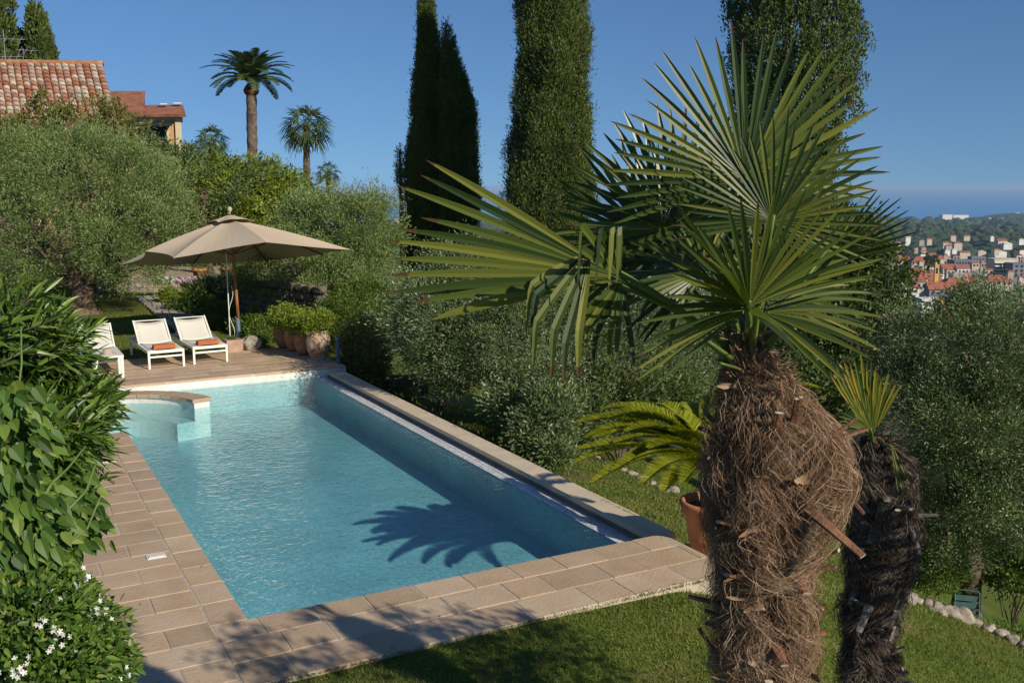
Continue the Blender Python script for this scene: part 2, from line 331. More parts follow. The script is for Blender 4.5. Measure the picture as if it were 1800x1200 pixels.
def ground_mat():
    m, t, b, out = newmat('turf'); N = t.nodes.new; LK = t.links.new; g = N('ShaderNodeNewGeometry')
    def noise(s, d=5):
        n = N('ShaderNodeTexNoise'); n.inputs['Scale'].default_value = s; n.inputs['Detail'].default_value = d; LK(g.outputs['Position'], n.inputs['Vector']); return n
    def ramp(n, a, b_, ca, cb):
        r = N('ShaderNodeValToRGB'); r.color_ramp.elements[0].position = a; r.color_ramp.elements[1].position = b_
        r.color_ramp.elements[0].color = c4(ca); r.color_ramp.elements[1].color = c4(cb); LK(n.outputs[0], r.inputs[0]); return r
    n1 = noise(40); r1 = ramp(n1, .3, .7, (.045, .075, .012), (.15, .19, .035))
    n2 = noise(1.1, 6); r2 = ramp(n2, .5, .68, (0, 0, 0), (.8, .8, .8))
    mm = N('ShaderNodeMix'); mm.data_type = 'RGBA'; LK(r2.outputs[0], mm.inputs[0]); LK(r1.outputs[0], mm.inputs[6]); mm.inputs[7].default_value = (.20, .16, .07, 1)
    ln = N('ShaderNodeVectorMath'); ln.operation = 'LENGTH'; LK(g.outputs['Position'], ln.inputs[0])
    mr = N('ShaderNodeMapRange'); mr.inputs['From Min'].default_value = 30; mr.inputs['From Max'].default_value = 90; LK(ln.outputs['Value'], mr.inputs[0])
    n3 = noise(.02, 8); r3 = ramp(n3, .35, .65, (.03, .05, .02), (.10, .11, .05))
    m2 = N('ShaderNodeMix'); m2.data_type = 'RGBA'; LK(mr.outputs[0], m2.inputs[0]); LK(mm.outputs[2], m2.inputs[6]); LK(r3.outputs[0], m2.inputs[7])
    LK(m2.outputs[2], b.inputs['Base Color']); b.inputs['Roughness'].default_value = 1; b.inputs['Specular IOR Level'].default_value = .1
    bp = N('ShaderNodeBump'); bp.inputs['Strength'].default_value = .8; bp.inputs['Distance'].default_value = .03; LK(n1.outputs[0], bp.inputs['Height']); LK(bp.outputs[0], b.inputs['Normal'])
    return m
M['ground'] = ground_mat()
M['grass'] = leafmat('grass_blade', [(.06, .085, .014), (.11, .145, .022), (.17, .20, .035), (.33, .27, .11)], trans=.3, rough=.6, patch=.5, pscale=1.0)

# ------------------------------------------------------------------ terrain
CP = np.array([  # metres right, metres ahead, height
 (0, 0, -.1), (-3, 1, 0), (-3, 6, -.05), (-1.2, 6, -.05), (.3, 6.8, -.05), (1.4, 7.7, -.06), (.9, 3.6, -.35), (1.9, 5, -.5), (3, 3, -.9), (4.5, 6.5, -1.5),
 (2.3, 8.6, -.45), (1.9, 11.0, -.6), (.6, 12.5, -.7), (-1.6, 17.5, -.9), (3.2, 13, -1.1), (4.3, 10.2, -1.6), (6.2, 15, -3.3), (6.6, 12, -2.55), (8.0, 16.7, -4.85), (7.1, 15, -3.75),
 (.8, 17, -1.0), (3, 20, -2.4), (-3, 22, -.6), (-4.5, 21, -.12), (-5.4, 26, .0), (-7, 22, -.05), (-9, 25, .05), (-12, 27, .05), (-12, 20, 0), (-8, 12, 0),
 (-10, 31, .05), (-6, 31, .05), (0, 27, -2.5), (8, 26, -5.5), (12, 14, -5), (6, 2, -1.4), (12, 5, -4.5), (0, -8, 0), (8, -8, -1.5), (-10, -6, .4)])
_d = np.linalg.norm(CP[:, None, :2]-CP[None, :, :2], axis=-1)
_A = np.block([[_d + 0.0, np.hstack([np.ones((len(CP), 1)), CP[:, :2]])], [np.hstack([np.ones((len(CP), 1)), CP[:, :2]]).T, np.zeros((3, 3))]])
_w = np.linalg.solve(_A, np.concatenate([CP[:, 2], np.zeros(3)]))
def sst(a, b, x):
    t = np.clip((x-a)/(b-a), 0, 1); return t*t*(3-2*t)
RT = [0, 20, 40, 100, 300, 800, 1100, 1500, 1900, 2500, 2900, 3800, 4700, 5300, 6000, 40000]
ZT = [0, -3, -9, -28, -66, -108, -112, -116, -112, -105, -118, -165, -156, -186, -215, -215]
LT = [0, -.1, .8, -3, -50, -100, -112, -116, -120, -130, -140, -170, -180, -190, -215, -215]
def height(L, F):
    L = np.asarray(L, float); F = np.asarray(F, float)
    sh = L.shape; l = L.ravel(); f = F.ravel(); out_ = np.zeros(len(l))
    for i in range(0, len(l), 20000):
        a = l[i:i+20000]; b_ = f[i:i+20000]
        d = np.sqrt((a[:, None]-CP[None, :, 0])**2+(b_[:, None]-CP[None, :, 1])**2)
        out_[i:i+20000] = d@_w[:len(CP)] + _w[len(CP)] + a*_w[len(CP)+1] + b_*_w[len(CP)+2]
    near = out_.reshape(sh)
    r = np.hypot(L, F); az = np.degrees(np.arctan2(L, F))
    zr = np.interp(r, RT, ZT) + np.where(r > 1000, np.sin(az*.5+r*.0012)*4*sst(1500, 2600, r)*(1-sst(4800, 5400, r)), 0)
    zl = np.interp(r, RT, LT)
    wl = sst(-8, -15, az)*sst(-175, -150, az)
    far = zr*(1-wl)+zl*wl
    k = sst(24, 42, r)
    return near*(1-k)+far*k
def WL(X, Y): return X*RX[0]+Y*RX[1], X*HX[0]+Y*HX[1]      # pool coordinates -> right/ahead
def gz(p): return float(height(*WL(np.array([p[0]]), np.array([p[1]])))[0])

PX0, PX1, PY0, PY1 = 1.59, 5.17, 7.2, 17.2     # pool edges
WZ = -.15; FZ = -.62
BC = (1.5, 15.2)                                # centre of the round bay
def in_deck(X, Y, s=0.0):
    a = (X < 1.4-s) & (X > -1.6+s) & (Y > 3.5+s) & (Y < 17.5)
    b_ = (X > 0) & (X < 6.25-s) & (Y > 6.14+s) & (Y < 7.6)
    c = (X > 0) & (X < 5.68-s) & (Y > 7) & (Y < 17.6)
    d = (X > -2.5+s) & (X < 5.8-s) & (Y > 17) & (Y < 20.1-s)
    return a | b_ | c | d
rr = np.concatenate([np.arange(.5, 34, .28), np.geomspace(34.5, 40000, 150)])
aa = np.radians(np.concatenate([np.arange(-34, 36, .5), np.arange(36, 326, 4)]))
aa = np.append(aa, aa[0]+2*math.pi)
RR, AA = np.meshgrid(rr, aa, indexing='ij'); Lg = RR*np.sin(AA); Fg = RR*np.cos(AA)
Zg = height(Lg, Fg); Xw = Lg*RX[0]+Fg*HX[0]; Yw = Lg*RX[1]+Fg*HX[1]
Zg = np.where(in_deck(Xw, Yw, .32), -1.6, Zg)
g = MB(); g.grid(np.stack([Xw, Yw, Zg], -1)[:, ::-1])
tag(g.build('ground', M['ground'], smooth=True), kind='structure')
g = MB(); ra = np.radians(np.linspace(-60, 80, 40)); rs = np.array([4200, 8000, 16000, 45000.])
q = np.stack([np.sin(ra)[None, :]*rs[:, None], np.cos(ra)[None, :]*rs[:, None]], -1)
g.grid(q[..., 0:1]*RX + q[..., 1:2]*HX + UZ*-190); tag(g.build('sea', M['sea']), kind='structure')

# ------------------------------------------------------------------ paving
PAL = np.array([(.41, .305, .205), (.445, .335, .23), (.395, .295, .2), (.43, .315, .21), (.46, .355, .25), (.41, .30, .21)])
def paver(mb, x0, x1, y0, y1, z=0, gap=.0075, th=.035):
    x0 += gap; x1 -= gap; y0 += gap; y1 -= gap
    if x1-x0 < .03 or y1-y0 < .03: return
    c = .005; col = PAL[rng.integers(len(PAL))]*rng.uniform(1.02, 1.2)
    z = z + rng.uniform(-.002, .002)
    j = rng.normal(0, .0025, 8)
    xs = [x0+j[0], x1+j[1], x1+j[2], x0+j[3]]; ys = [y0+j[4], y0+j[5], y1+j[6], y1+j[7]]
    cx, cy = (x0+x1)/2, (y0+y1)/2
    V = [(x, y, z-th) for x, y in zip(xs, ys)]+[(x, y, z-.003) for x, y in zip(xs, ys)]+[(x+np.sign(cx-x)*c, y+np.sign(cy-y)*c, z) for x, y in zip(xs, ys)]
    F = [[8, 9, 10, 11]]+[[a+o, (a+1) % 4+o, (a+1) % 4+o+4, a+o+4] for o in (0, 4) for a in range(4)]
    mb.add(V, np.array(F), col)
pv = MB()
def rowX(y0, y1, x0, x1, w1, w2, off=0, z=0):
    x = x0-off; k = 0
    while x < x1:
        wd = (w1 if k % 2 == 0 else w2)*rng.uniform(.97, 1.03); a, b_ = max(x, x0), min(x+wd, x1)
        if b_-a > .05: paver(pv, a, b_, y0, y1, z)
        x += wd; k += 1
rowX(6.88, 7.2, 1.32, 5.36, .43, .43, .1)
rowX(6.52, 6.88, 1.32, 5.42, .56, .35, .15)
rowX(6.15, 6.52, 1.32, 5.46, .35, .57, .0)
y = 3.6; k = 0                                           # left deck, rows across
while y < 14.2:
    x = 1.32
    rw = .335
    seq = [.33, .56, .33, .56, .56, .33] if k % 2 == 0 else [.6, .33, .56, .33, .56, .56]
    for s_ in seq:
        paver(pv, x-s_, x, y, y+rw); x -= s_
    y += rw; k += 1
y = 7.2
while y < 13.75:
    paver(pv, 1.32, 1.59, y, min(y+.42, 13.85)); y += .42
y = 14.2
while y < 17.1:
    x = -.35
    for s_ in (.6, .33): paver(pv, x-s_, x, y, y+.335); x -= s_
    y += .335
y = 3.6
while y < 6.1:
    paver(pv, 1.32, 1.36, y, y+.35, gap=.004); y += .35
# far deck
y = 17.55; k = 0
rowX(17.2, 17.5, -2.4, 5.78, .5, .5)
y = 17.5
while y < 19.85:
    rowX(y, y+.34, -2.4, 5.78, .62, .42, .3*(k % 3)); y += .34; k += 1
rowX(6.3, 6.7, 5.47, 6.22, .4, .4, 0, -.19); rowX(6.7, 7.1, 5.47, 6.22, .4, .4, .2, -.19); rowX(7.1, 7.3, 5.47, 6.22, .4, .4, .1, -.19)
tag(pv.build('paving', M['paver'], attr=True), kind='structure')
gr = MB()
gr.box((-.24, 8.65, -.164), (3.2, 10.1, .32)); gr.box((3.41, 6.67, -.1645), (4.08, 1.03, .32))     # mortar beds
gr.box((-1.55, 15.45, -.1635), (2.2, 3.46, .32)) ; gr.box((1.46, 10.53, -.165), (.24, 6.64, .32))
gr.box((1.69, 18.54, -.1655), (8.18, 2.66, .322)); gr.box((5.84, 6.8, -.36), (.78, 1.0, .3))
for v in gr.v: pass
tag(gr.build('mortar_bed', M['grout']), kind='structure')

# ------------------------------------------------------------------ pool
pool = thing('swimming_pool', (3.4, 12, 0), 'blue mosaic swimming pool with overflow edge and round bay between the clay pavings', 'swimming pool')
b1 = MB()
b1.poly([(-.4, PY0-.02, FZ), (PX1, PY0-.02, FZ), (PX1, PY1, FZ), (-.4, PY1, FZ)])
b1.box(((PX1+1.5)/2, PY0-.1, FZ/2-.06), (PX1-1.4, .2, -FZ-.1)); b1.box((PX0-.1, (PY0+13.9)/2, FZ/2-.06), (.2, 13.9-PY0, -FZ-.1))
b1.box((PX1+.06, (PY0+PY1)/2, (FZ+WZ)/2-.005), (.12, PY1-PY0, WZ-FZ))
b1.box(((PX1-.4)/2, PY1+.1, -.5), (PX1+.4, .2, .62))
an = np.radians(np.linspace(75, 258, 30)); rad_b = 1.55
ring = np.array([[BC[0]+rad_b*math.cos(a), BC[1]+rad_b*math.sin(a)] for a in an])
b1.grid(np.stack([np.hstack([ring, np.full((30, 1), FZ)]), np.hstack([ring, np.full((30, 1), -.2)])]))
b1.build('basin', M['poolfloor'], pool)
b2 = MB()
b2.box(((PX1+.02-.4)/2+.1, PY1+.055, -.11), (PX1+.3, .17, .145))
b2.box((5.47, PY1+.07, -.24), (.62, .13, .38))
b2.grid(np.stack([np.hstack([ring, np.full((30, 1), -.2)]), np.hstack([ring, np.full((30, 1), -.03)])]))
b2.build('tile_band', M['poolrim'], pool)
b3 = MB()                                                # bay coping ring
for a0, a1, ri, ro, z in [(95, 262, 1.53, 1.85, .003)]:
    n = 14
    for i in range(n):
        t0 = R_(a0+(a1-a0)*i/n+.4); t1 = R_(a0+(a1-a0)*(i+1)/n-.4)
        P = [(BC[0]+r*math.cos(t), BC[1]+r*math.sin(t), zz) for zz in (z-.05, z) for r, t in ((ri, t0), (ro, t0), (ro, t1), (ri, t1))]
        b3.add(P, np.array([[4, 5, 6, 7], [0, 1, 5, 4], [1, 2, 6, 5], [2, 3, 7, 6], [3, 0, 4, 7]]), PAL[i % 6])
n = 12
for i in range(n):                                       # free standing arc wall cap
    t0 = R_(14+(116-14)*i/n+.25); t1 = R_(14+(116-14)*(i+1)/n-.25)
    P = [(BC[0]+r*math.cos(t), BC[1]+r*math.sin(t), zz) for zz in (-.06, -.005) for r, t in ((1.29, t0), (1.6, t0), (1.6, t1), (1.29, t1))]
    b3.add(P, np.array([[4, 5, 6, 7], [0, 1, 5, 4], [1, 2, 6, 5], [2, 3, 7, 6], [3, 0, 4, 7]]), PAL[i % 6])
b3.build('coping', M['paver'], pool, attr=True)
b4 = MB(); ta = np.radians(np.linspace(15, 116, 24)); 
inn = np.array([[BC[0]+1.32*math.cos(a), BC[1]+1.32*math.sin(a), 0] for a in ta]); outr = np.array([[BC[0]+1.57*math.cos(a), BC[1]+1.57*math.sin(a), 0] for a in ta])
for q in (inn, outr): b4.grid(np.stack([q+UZ*FZ, q-UZ*.062]))
for k in (0, -1): b4.poly([inn[k]+UZ*FZ, outr[k]+UZ*FZ, outr[k]-UZ*.062, inn[k]-UZ*.062])
b4.build('step_wall', M['poolrim'], pool)
b5 = MB()
for r0, zt in ((1.02, -.34),):
    tt = np.radians(np.linspace(14, 262, 40)); q = np.array([[BC[0]+r0*math.cos(a), BC[1]+r0*math.sin(a), 0] for a in tt]); q1 = np.array([[BC[0]+1.31*math.cos(a), BC[1]+1.31*math.sin(a), 0] for a in tt])
    b5.grid(np.stack([q+UZ*zt, q1+UZ*zt])); b5.grid(np.stack([q+UZ*FZ, q+UZ*zt]))
    for k_ in (0, -1): b5.poly([q[k_]+UZ*FZ, q1[k_]+UZ*FZ, q1[k_]+UZ*zt, q[k_]+UZ*zt])
b5.build('step', M['poolrim'], pool)
b6 = MB()
b6.grid(np.array([[(PX1, PY0, WZ+.001), (PX1, PY1, WZ+.001)], [(PX1+.04, PY0, WZ+.006), (PX1+.04, PY1, WZ+.006)], [(5.44, PY0, -.19), (5.44, PY1, -.19)]]))
b6.build('overflow_lip', M['strip'], pool)
b7 = MB(); b7.box((5.55, 12.25, -.55), (.215, 9.9, .86)); b7.build('channel_wall', M['coping_wall'], pool)
b8 = MB(); y = 7.32
while y < 17.1:
    b8.box((5.55, y+.24, -.095), (.27, .4775, .055)); y += .48
b8.build('wall_coping', M['coping'], pool)
wm = MB()
wm.poly([(PX0-.0, PY0, WZ), (PX1, PY0, WZ), (PX1, PY1, WZ), (PX0-.0, PY1, WZ)])
bay = [(PX0, 16.9, WZ)]+[(BC[0]+1.54*math.cos(a), BC[1]+1.54*math.sin(a), WZ) for a in np.radians(np.linspace(88, 270, 30))]+[(PX0, 13.66, WZ)]
wm.poly(bay[::1])
tag(wm.build('water', M['water']), kind='structure')
for (px, py, lb) in ((273, 975, 'white plastic skimmer lid set in the clay paving, the nearer one'), (190, 807, 'white plastic skimmer lid by the oleander, the farther one')):
    p = gp(px, py, 0.0); s_ = MB(); s_.box((0, 0, .004), (.16, .10, .008)); s_.box((0, 0, .010), (.13, .07, .006))
    o = s_.build('skimmer_lid', M['plastic']); o.location = p; tag(o, lb, 'lid', 'skimmer lids in the left paving')

# ------------------------------------------------------------------ foliage engine
def foliage(mb, blobs, n, L, Wd, cr, up=.3, out=.6, per=36, inner=.18, gap=.0, flatn=0, zmin=None):
    B = np.array([list(c)+list(r) for c, r in blobs], float)
    ar = (B[:, 3]*B[:, 4]*B[:, 5])**(2/3); pr = ar/ar.sum()
    nc = max(4, n//per); bi = rng.choice(len(B), nc, p=pr)
    u = unit(nc); rd = rng.uniform(.8, 1.02, nc)*(1+.16*np.sin(u[:, 0]*5+bi)*np.sin(u[:, 1]*4.3+bi*2.1)+.10*np.sin(u[:, 2]*7+u[:, 0]*6+bi)); ii = rng.random(nc) < inner; rd[ii] = rng.uniform(.25, .75, ii.sum())
    C = B[bi, :3]+u*B[bi, 3:6]*rd[:, None]
    # drop clumps buried well inside another blob
    if len(B) > 1:
        dd = np.linalg.norm((C[:, None, :]-B[None, :, :3])/B[None, :, 3:6], axis=-1); dd[np.arange(nc), bi] = 9
        keep = (dd.min(1) > .72) | (rng.random(nc) < .22); C = C[keep]; u = u[keep]; nc = len(C)
    if gap:
        f_ = 1.5/cr; x_, y_, z_ = C[:, 0]*f_+1.3, C[:, 1]*f_*.9+.4, C[:, 2]*f_*1.25+2.1
        nz = np.sin(x_)*np.cos(y_)+np.sin(y_)*np.cos(z_)+np.sin(z_)*np.cos(x_)
        k = nz > -.75+gap*.75; k |= rng.random(nc) < (1-gap)*.8; C = C[k]; u = u[k]; nc = len(C)
    sz = cr*rng.uniform(.5, 1.3, nc); m_ = max(1, n//nc); ci = np.repeat(np.arange(nc), m_)
    q = rng.normal(0, .45, (len(ci), 3)); q[:, 2] *= .85
    sdv = nrm(u*.8+UZ*up*1.2+rng.normal(0, .4, (nc, 3))); el_ = np.where(rng.random(nc) < .3, rng.uniform(.8, 1.7, nc), .2)
    P = C[ci]+q*sz[ci][:, None]*np.where(el_ > .5, .6, 1)[ci][:, None]+sdv[ci]*(rng.uniform(-.3, 1, len(ci))*el_[ci]*sz[ci])[:, None]
    if zmin is not None: P[:, 2] = np.maximum(P[:, 2], zmin+rng.uniform(0, .06, len(P)))
    D = nrm(u[ci]*out + q*.7 + UZ*up + rng.normal(0, .45, (len(ci), 3)))
    N = unit(len(ci)) + UZ*flatn
    s_ = rng.uniform(.7, 1.25, len(ci))
    mb.leaves(P, D, N, L*s_, Wd*s_)
def limb(mb, a, b_, r0, r1, bend=.2, k=7, sides=8, lump=.12):
    a = np.asarray(a, float); b_ = np.asarray(b_, float); t = np.linspace(0, 1, k)[:, None]
    ln = np.linalg.norm(b_-a); off = rng.normal(0, bend*ln*.3, 3)
    P = a+(b_-a)*t+off*np.sin(t*math.pi)+rng.normal(0, .02*ln, (k, 3))*np.sin(t*math.pi)
    mb.tube(P, np.linspace(r0, r1, k), sides, lump=lump); return P
def tree(name, base, label, cat, blobs, n, leaf, matl, tr=.18, cr=.35, bark='bark', group=None, up=.3, gap=0, inner=.18, crown='crown', fork=.35, out=.6, lean=None, per=36):
    t = thing(name, base, label, cat, group); base = np.asarray(base, float)
    tm = MB(); cz = np.mean([b[0] for b in blobs], axis=0)
    fk = base + (cz-base)*fork + (0 if lean is None else np.asarray(lean, float)); fk[2] = base[2]+(cz[2]-base[2])*fork
    r = tr; k = 8; tt = np.linspace(0, 1, k)[:, None]
    P = base-UZ*.2+(fk-base+UZ*.2)*tt+rng.normal(0, tr*.25, (k, 3))*np.sin(tt*math.pi)
    tm.tube(P, tr*np.array([1.5, 1.2, 1.02, .95, .9, .88, .85, .8]), 14, lump=.16)
    for c, rr_ in blobs:
        limb(tm, fk, np.asarray(c)+rng.normal(0, .1, 3), tr*.6, tr*.18, .25)
        for _ in range(4): limb(tm, fk+(np.asarray(c)-fk)*rng.uniform(.4, .8), np.asarray(c)+unit(1)[0]*np.asarray(rr_)*.8, tr*.22, .012, .3, sides=5)
    tm.build('trunk', M[bark], t, smooth=True)
    cm = MB(); foliage(cm, blobs, n, leaf[0], leaf[1], cr, up=up, gap=gap, inner=inner, out=out, per=per)
    cm.build(crown, M[matl], t); return t
def blobpx(lst):
    """blobs from (px, py, D, rx_px, ry_px, depth radius m)"""
    o = []
    for px, py, D, rx, ry, rd in lst:
        k = D/1731.; o.append((at(px, py, D), (max(rx*k, rd*.8), max(rx*k*.9, rd), ry*k)))
    return o
def onground(px, D):
    p = at(px, 600, D); p[2] = gz(p); return p

# ------------------------------------------------------------------ trees
b = blobpx([(60, 400, 25, 130, 100, 1.5), (170, 330, 25.5, 120, 95, 1.6), (250, 345, 25.5, 72, 78, 1.2), (110, 275, 26, 90, 50, 1.3), (205, 280, 26, 66, 40, 1.2), (230, 420, 24.6, 85, 70, 1.2), (205, 455, 25, 45, 40, .7), (290, 390, 25.2, 50, 55, 1), (20, 300, 25.5, 70, 65, 1.3), (10, 480, 25, 80, 60, 1.2), (222, 470, 25, 35, 35, .6)])
tree('olive_tree', onground(150, 25), 'large old olive tree with gnarled trunk at the left below the tiled roof', 'olive tree', b, 130000, (.085, .022), 'olive', tr=.34, cr=.36, up=.55, gap=.7, group='olive trees round the pool', fork=.3)
b = blobpx([(570, 400, 24, 75, 60, 1.1), (500, 470, 23.5, 75, 60, 1), (620, 420, 24, 70, 70, 1.2), (640, 490, 23.5, 60, 70, 1), (570, 500, 23, 75, 60, 1), (650, 400, 24.3, 50, 55, .9), (590, 565, 23, 55, 45, .8), (645, 570, 23, 45, 45, .7), (455, 490, 24, 35, 35, .6), (545, 370, 24.5, 50, 35, .8)])
tree('olive_tree', onground(600, 23.6), 'rounded olive tree right of the beige parasol, behind the row of clay jars', 'olive tree', b, 95000, (.08, .022), 'olive', tr=.16, cr=.32, up=.45, gap=.65, group='olive trees round the pool')
b = blobpx([(430, 345, 36, 70, 45, 1.3), (365, 312, 37, 48, 30, 1.1), (480, 335, 36, 48, 38, 1.1), (400, 385, 35, 90, 45, 1.4), (335, 345, 36, 40, 50, 1.1), (515, 362, 37, 30, 40, .9), (440, 312, 37, 42, 22, .9)])
tree('laurel_tree', onground(420, 36), 'yellow green leafy tree between the left olive and the parasol top', 'tree', b, 42000, (.17, .07), 'citrus', tr=.2, cr=.42, up=.1, gap=.45)
b = blobpx([(800, 560, 16, 105, 100, 1), (900, 520, 16.3, 110, 80, 1.1), (1000, 560, 16.3, 110, 95, 1.1), (1110, 580, 16.8, 110, 90, 1.1), (1190, 600, 17, 70, 80, .9), (795, 615, 15.8, 80, 50, .8), (880, 600, 15.4, 80, 70, .8), (975, 650, 15.3, 85, 65, .8), (1080, 650, 15.8, 100, 60, .8), (752, 560, 16.5, 48, 60, .7), (840, 470, 16.8, 80, 45, .9), (1160, 660, 16.2, 80, 50, .8)])
tree('olive_tree', onground(905, 16.6), 'broad silvery olive tree behind the pool wall, reaching behind the shaggy palm', 'olive tree', b, 200000, (.06, .0155), 'olive_silver', tr=.22, cr=.28, up=.2, gap=.7, group='olive trees round the pool', lean=(0, 0, 0))
b = blobpx([(1700, 620, 15, 110, 80, 1.2), (1790, 600, 15, 100, 90, 1.2), (1640, 720, 14.8, 95, 90, 1.1), (1740, 760, 14.6, 110, 100, 1.2), (1820, 760, 15, 90, 120, 1.2), (1690, 850, 14.8, 100, 80, 1.1), (1600, 840, 15.2, 60, 60, .9), (1780, 900, 15, 90, 70, 1), (1620, 620, 15.5, 50, 60, .8), (1740, 545, 15.5, 60, 35, .8), (1640, 940, 15.2, 70, 45, .8)])
tree('olive_tree', W(8.75, 18.2, gz(W(8.75, 18.2))), 'tall silvery olive tree at the right edge, behind the green metal chair', 'olive tree', b, 190000, (.058, .015), 'olive_silver', tr=.25, cr=.27, up=.35, gap=.7, group='olive trees round the pool', fork=.55)
b = blobpx([(1460, 440, 27, 65, 60, 1.3), (1440, 500, 27, 75, 80, 1.4), (1530, 510, 27, 45, 70, 1.1), (1400, 600, 26, 100, 80, 1.5), (1510, 620, 26, 70, 80, 1.3), (1450, 395, 27.5, 36, 38, .8), (1360, 560, 27, 80, 90, 1.4), (1450, 690, 25, 100, 60, 1.5), (1560, 590, 27, 30, 50, .8), (1310, 650, 25, 80, 60, 1.2), (1260, 640, 25, 70, 50, 1.2)])
tree('oak_tree', onground(1450, 27), 'dense dark evergreen oak behind the crown of the shaggy palm, below the skyline', 'tree', b, 80000, (.13, .06), 'dark', tr=.3, cr=.42, up=.2, gap=.45, bark='greybark')
b = blobpx([(110, 235, 29, 100, 35, 1.2), (60, 215, 29, 55, 25, 1), (160, 200, 29, 60, 22, .9), (30, 250, 29, 50, 30, 1), (200, 215, 29, 35, 25, .8), (100, 180, 29.3, 35, 15, .6)])
tree('crape_myrtle', onground(110, 29), 'thin reddish shrub tree growing up against the old tiled roof', 'tree', b, 9000, (.12, .055), 'redbush', tr=.09, cr=.32, up=.3, gap=.7, bark='greybark', inner=.1)

def cypress(px_prof, D, label, n, seed_side=(), tl=(.115, .026), matl='cypress', grp='cypress trees', zbase=None, ex=(.85)):
    # px_prof: (py, left px, right px) from top to bottom
    prof = sorted(px_prof); py = np.array([p[0] for p in prof], float); lx = np.array([p[1] for p in prof], float); rx = np.array([p[2] for p in prof], float)
    cxm = (lx+rx)/2; mid = float(cxm[-1]); base = at(mid, 600, D); base[2] = gz(base)
    t = thing('cypress', base, label, 'cypress', grp)
    tm = MB(); top = at(cxm[0], py[0], D); tm.tube(np.linspace(base-UZ*.3, top, 10), np.linspace(.26, .03, 10), 9, lump=.1); tm.build('trunk', M['greybark'], t, smooth=True)
    cm = MB(); k = D/1731.
    per = 30; nt = n//per
    wts = (rx-lx); cdf = np.cumsum(np.concatenate([[0], (wts[1:]+wts[:-1])/2*np.diff(py)])); yy = np.interp(rng.random(nt)*cdf[-1], cdf, py)
    hl = np.interp(yy, py, (rx-lx)/2); cc = np.interp(yy, py, cxm)
    th = rng.random(nt)*2*math.pi; lob = .97+.10*np.sin(th*5+yy*.02)+.08*np.sin(th*3-yy*.05)+.05*np.sin(yy*.11+th*7)+rng.normal(0, .07, nt)
    rd = .95*hl*k*lob*np.where(rng.random(nt) < .2, rng.uniform(.45, .85, nt), rng.uniform(.86, 1.02, nt))
    C = np.array([at(a, b_, D) for a, b_ in zip(cc, yy)])+rd[:, None]*(np.cos(th)[:, None]*RX+np.sin(th)[:, None]*HX)
    outd = np.cos(th)[:, None]*RX+np.sin(th)[:, None]*HX
    ci = np.repeat(np.arange(nt), per); hgt = rng.uniform(.25, .75, nt)
    s_ = rng.uniform(0, 1, len(ci)); q = rng.normal(0, 1, (len(ci), 3))*np.array([1, 1, .4])
    P = C[ci]+UZ*((s_-.3)*hgt[ci])[:, None]+q*(.085*(1.1-s_))[:, None]+outd[ci]*(s_*.09)[:, None]
    Dr = nrm(UZ*1.1+outd[ci]*.35+q*.4); cm.leaves(P, Dr, unit(len(ci))+outd[ci], tl[0]*rng.uniform(.5, 1.1, len(ci)), tl[1])
    cm.build('crown', M[matl], t); return t
cypress([(-30, 750, 752), (0, 744, 758), (40, 743, 764), (92, 740, 772), (146, 734, 773), (220, 729, 774), (293, 722, 775), (400, 716, 778), (470, 714, 780), (540, 720, 780)], 34, 'tall pointed cypress with a thin spire, left one of the joined pair', 140000)
cypress([(48, 786, 787), (73, 785, 793), (110, 784, 802), (147, 782, 817), (200, 779, 832), (293, 778, 838), (340, 778, 838), (420, 776, 837), (520, 784, 830)], 33.6, 'shorter cypress with ragged right side, right one of the joined pair', 120000)
cypress([(262, 703, 705), (285, 702, 711), (310, 702, 717), (345, 706, 722)], 34, 'small upright side shoot of cypress at the left foot of the joined pair', 2500)
cypress([(-160, 940, 960), (-60, 920, 1024), (0, 920, 1028), (80, 917, 1031), (180, 916, 1028), (225, 908, 1034), (260, 903, 1039), (300, 900, 1038), (350, 892, 1036), (450, 900, 1026), (540, 914, 1006)], 30, 'massive round shouldered cypress standing alone behind the palm leaves', 260000)
cypress([(-260, 1370, 1400), (-120, 1300, 1480), (0, 1300, 1500), (60, 1290, 1506), (120, 1295, 1505), (200, 1300, 1490), (300, 1310, 1460), (420, 1320, 1450), (520, 1340, 1440)], 30, 'wide dark conifer rising behind the top fan of the palm', 130000, tl=(.11, .055), matl='dark')
cypress([(-90, -5, 5), (0, -22, 20), (40, -30, 24), (105, -32, 26), (180, -30, 26)], 60, 'cypress cut by the left edge behind the old roof', 18000, tl=(.3, .09))
cypress([(55, 34, 44), (70, 28, 54), (105, 26, 58), (180, 30, 56)], 62, 'short dark cypress between two taller ones behind the old roof', 9000, tl=(.3, .09))
cypress([(12, 58, 64), (30, 54, 78), (60, 55, 86), (105, 56, 97), (180, 58, 96)], 61, 'blunt topped cypress right of the television aerial', 16000, tl=(.3, .09))

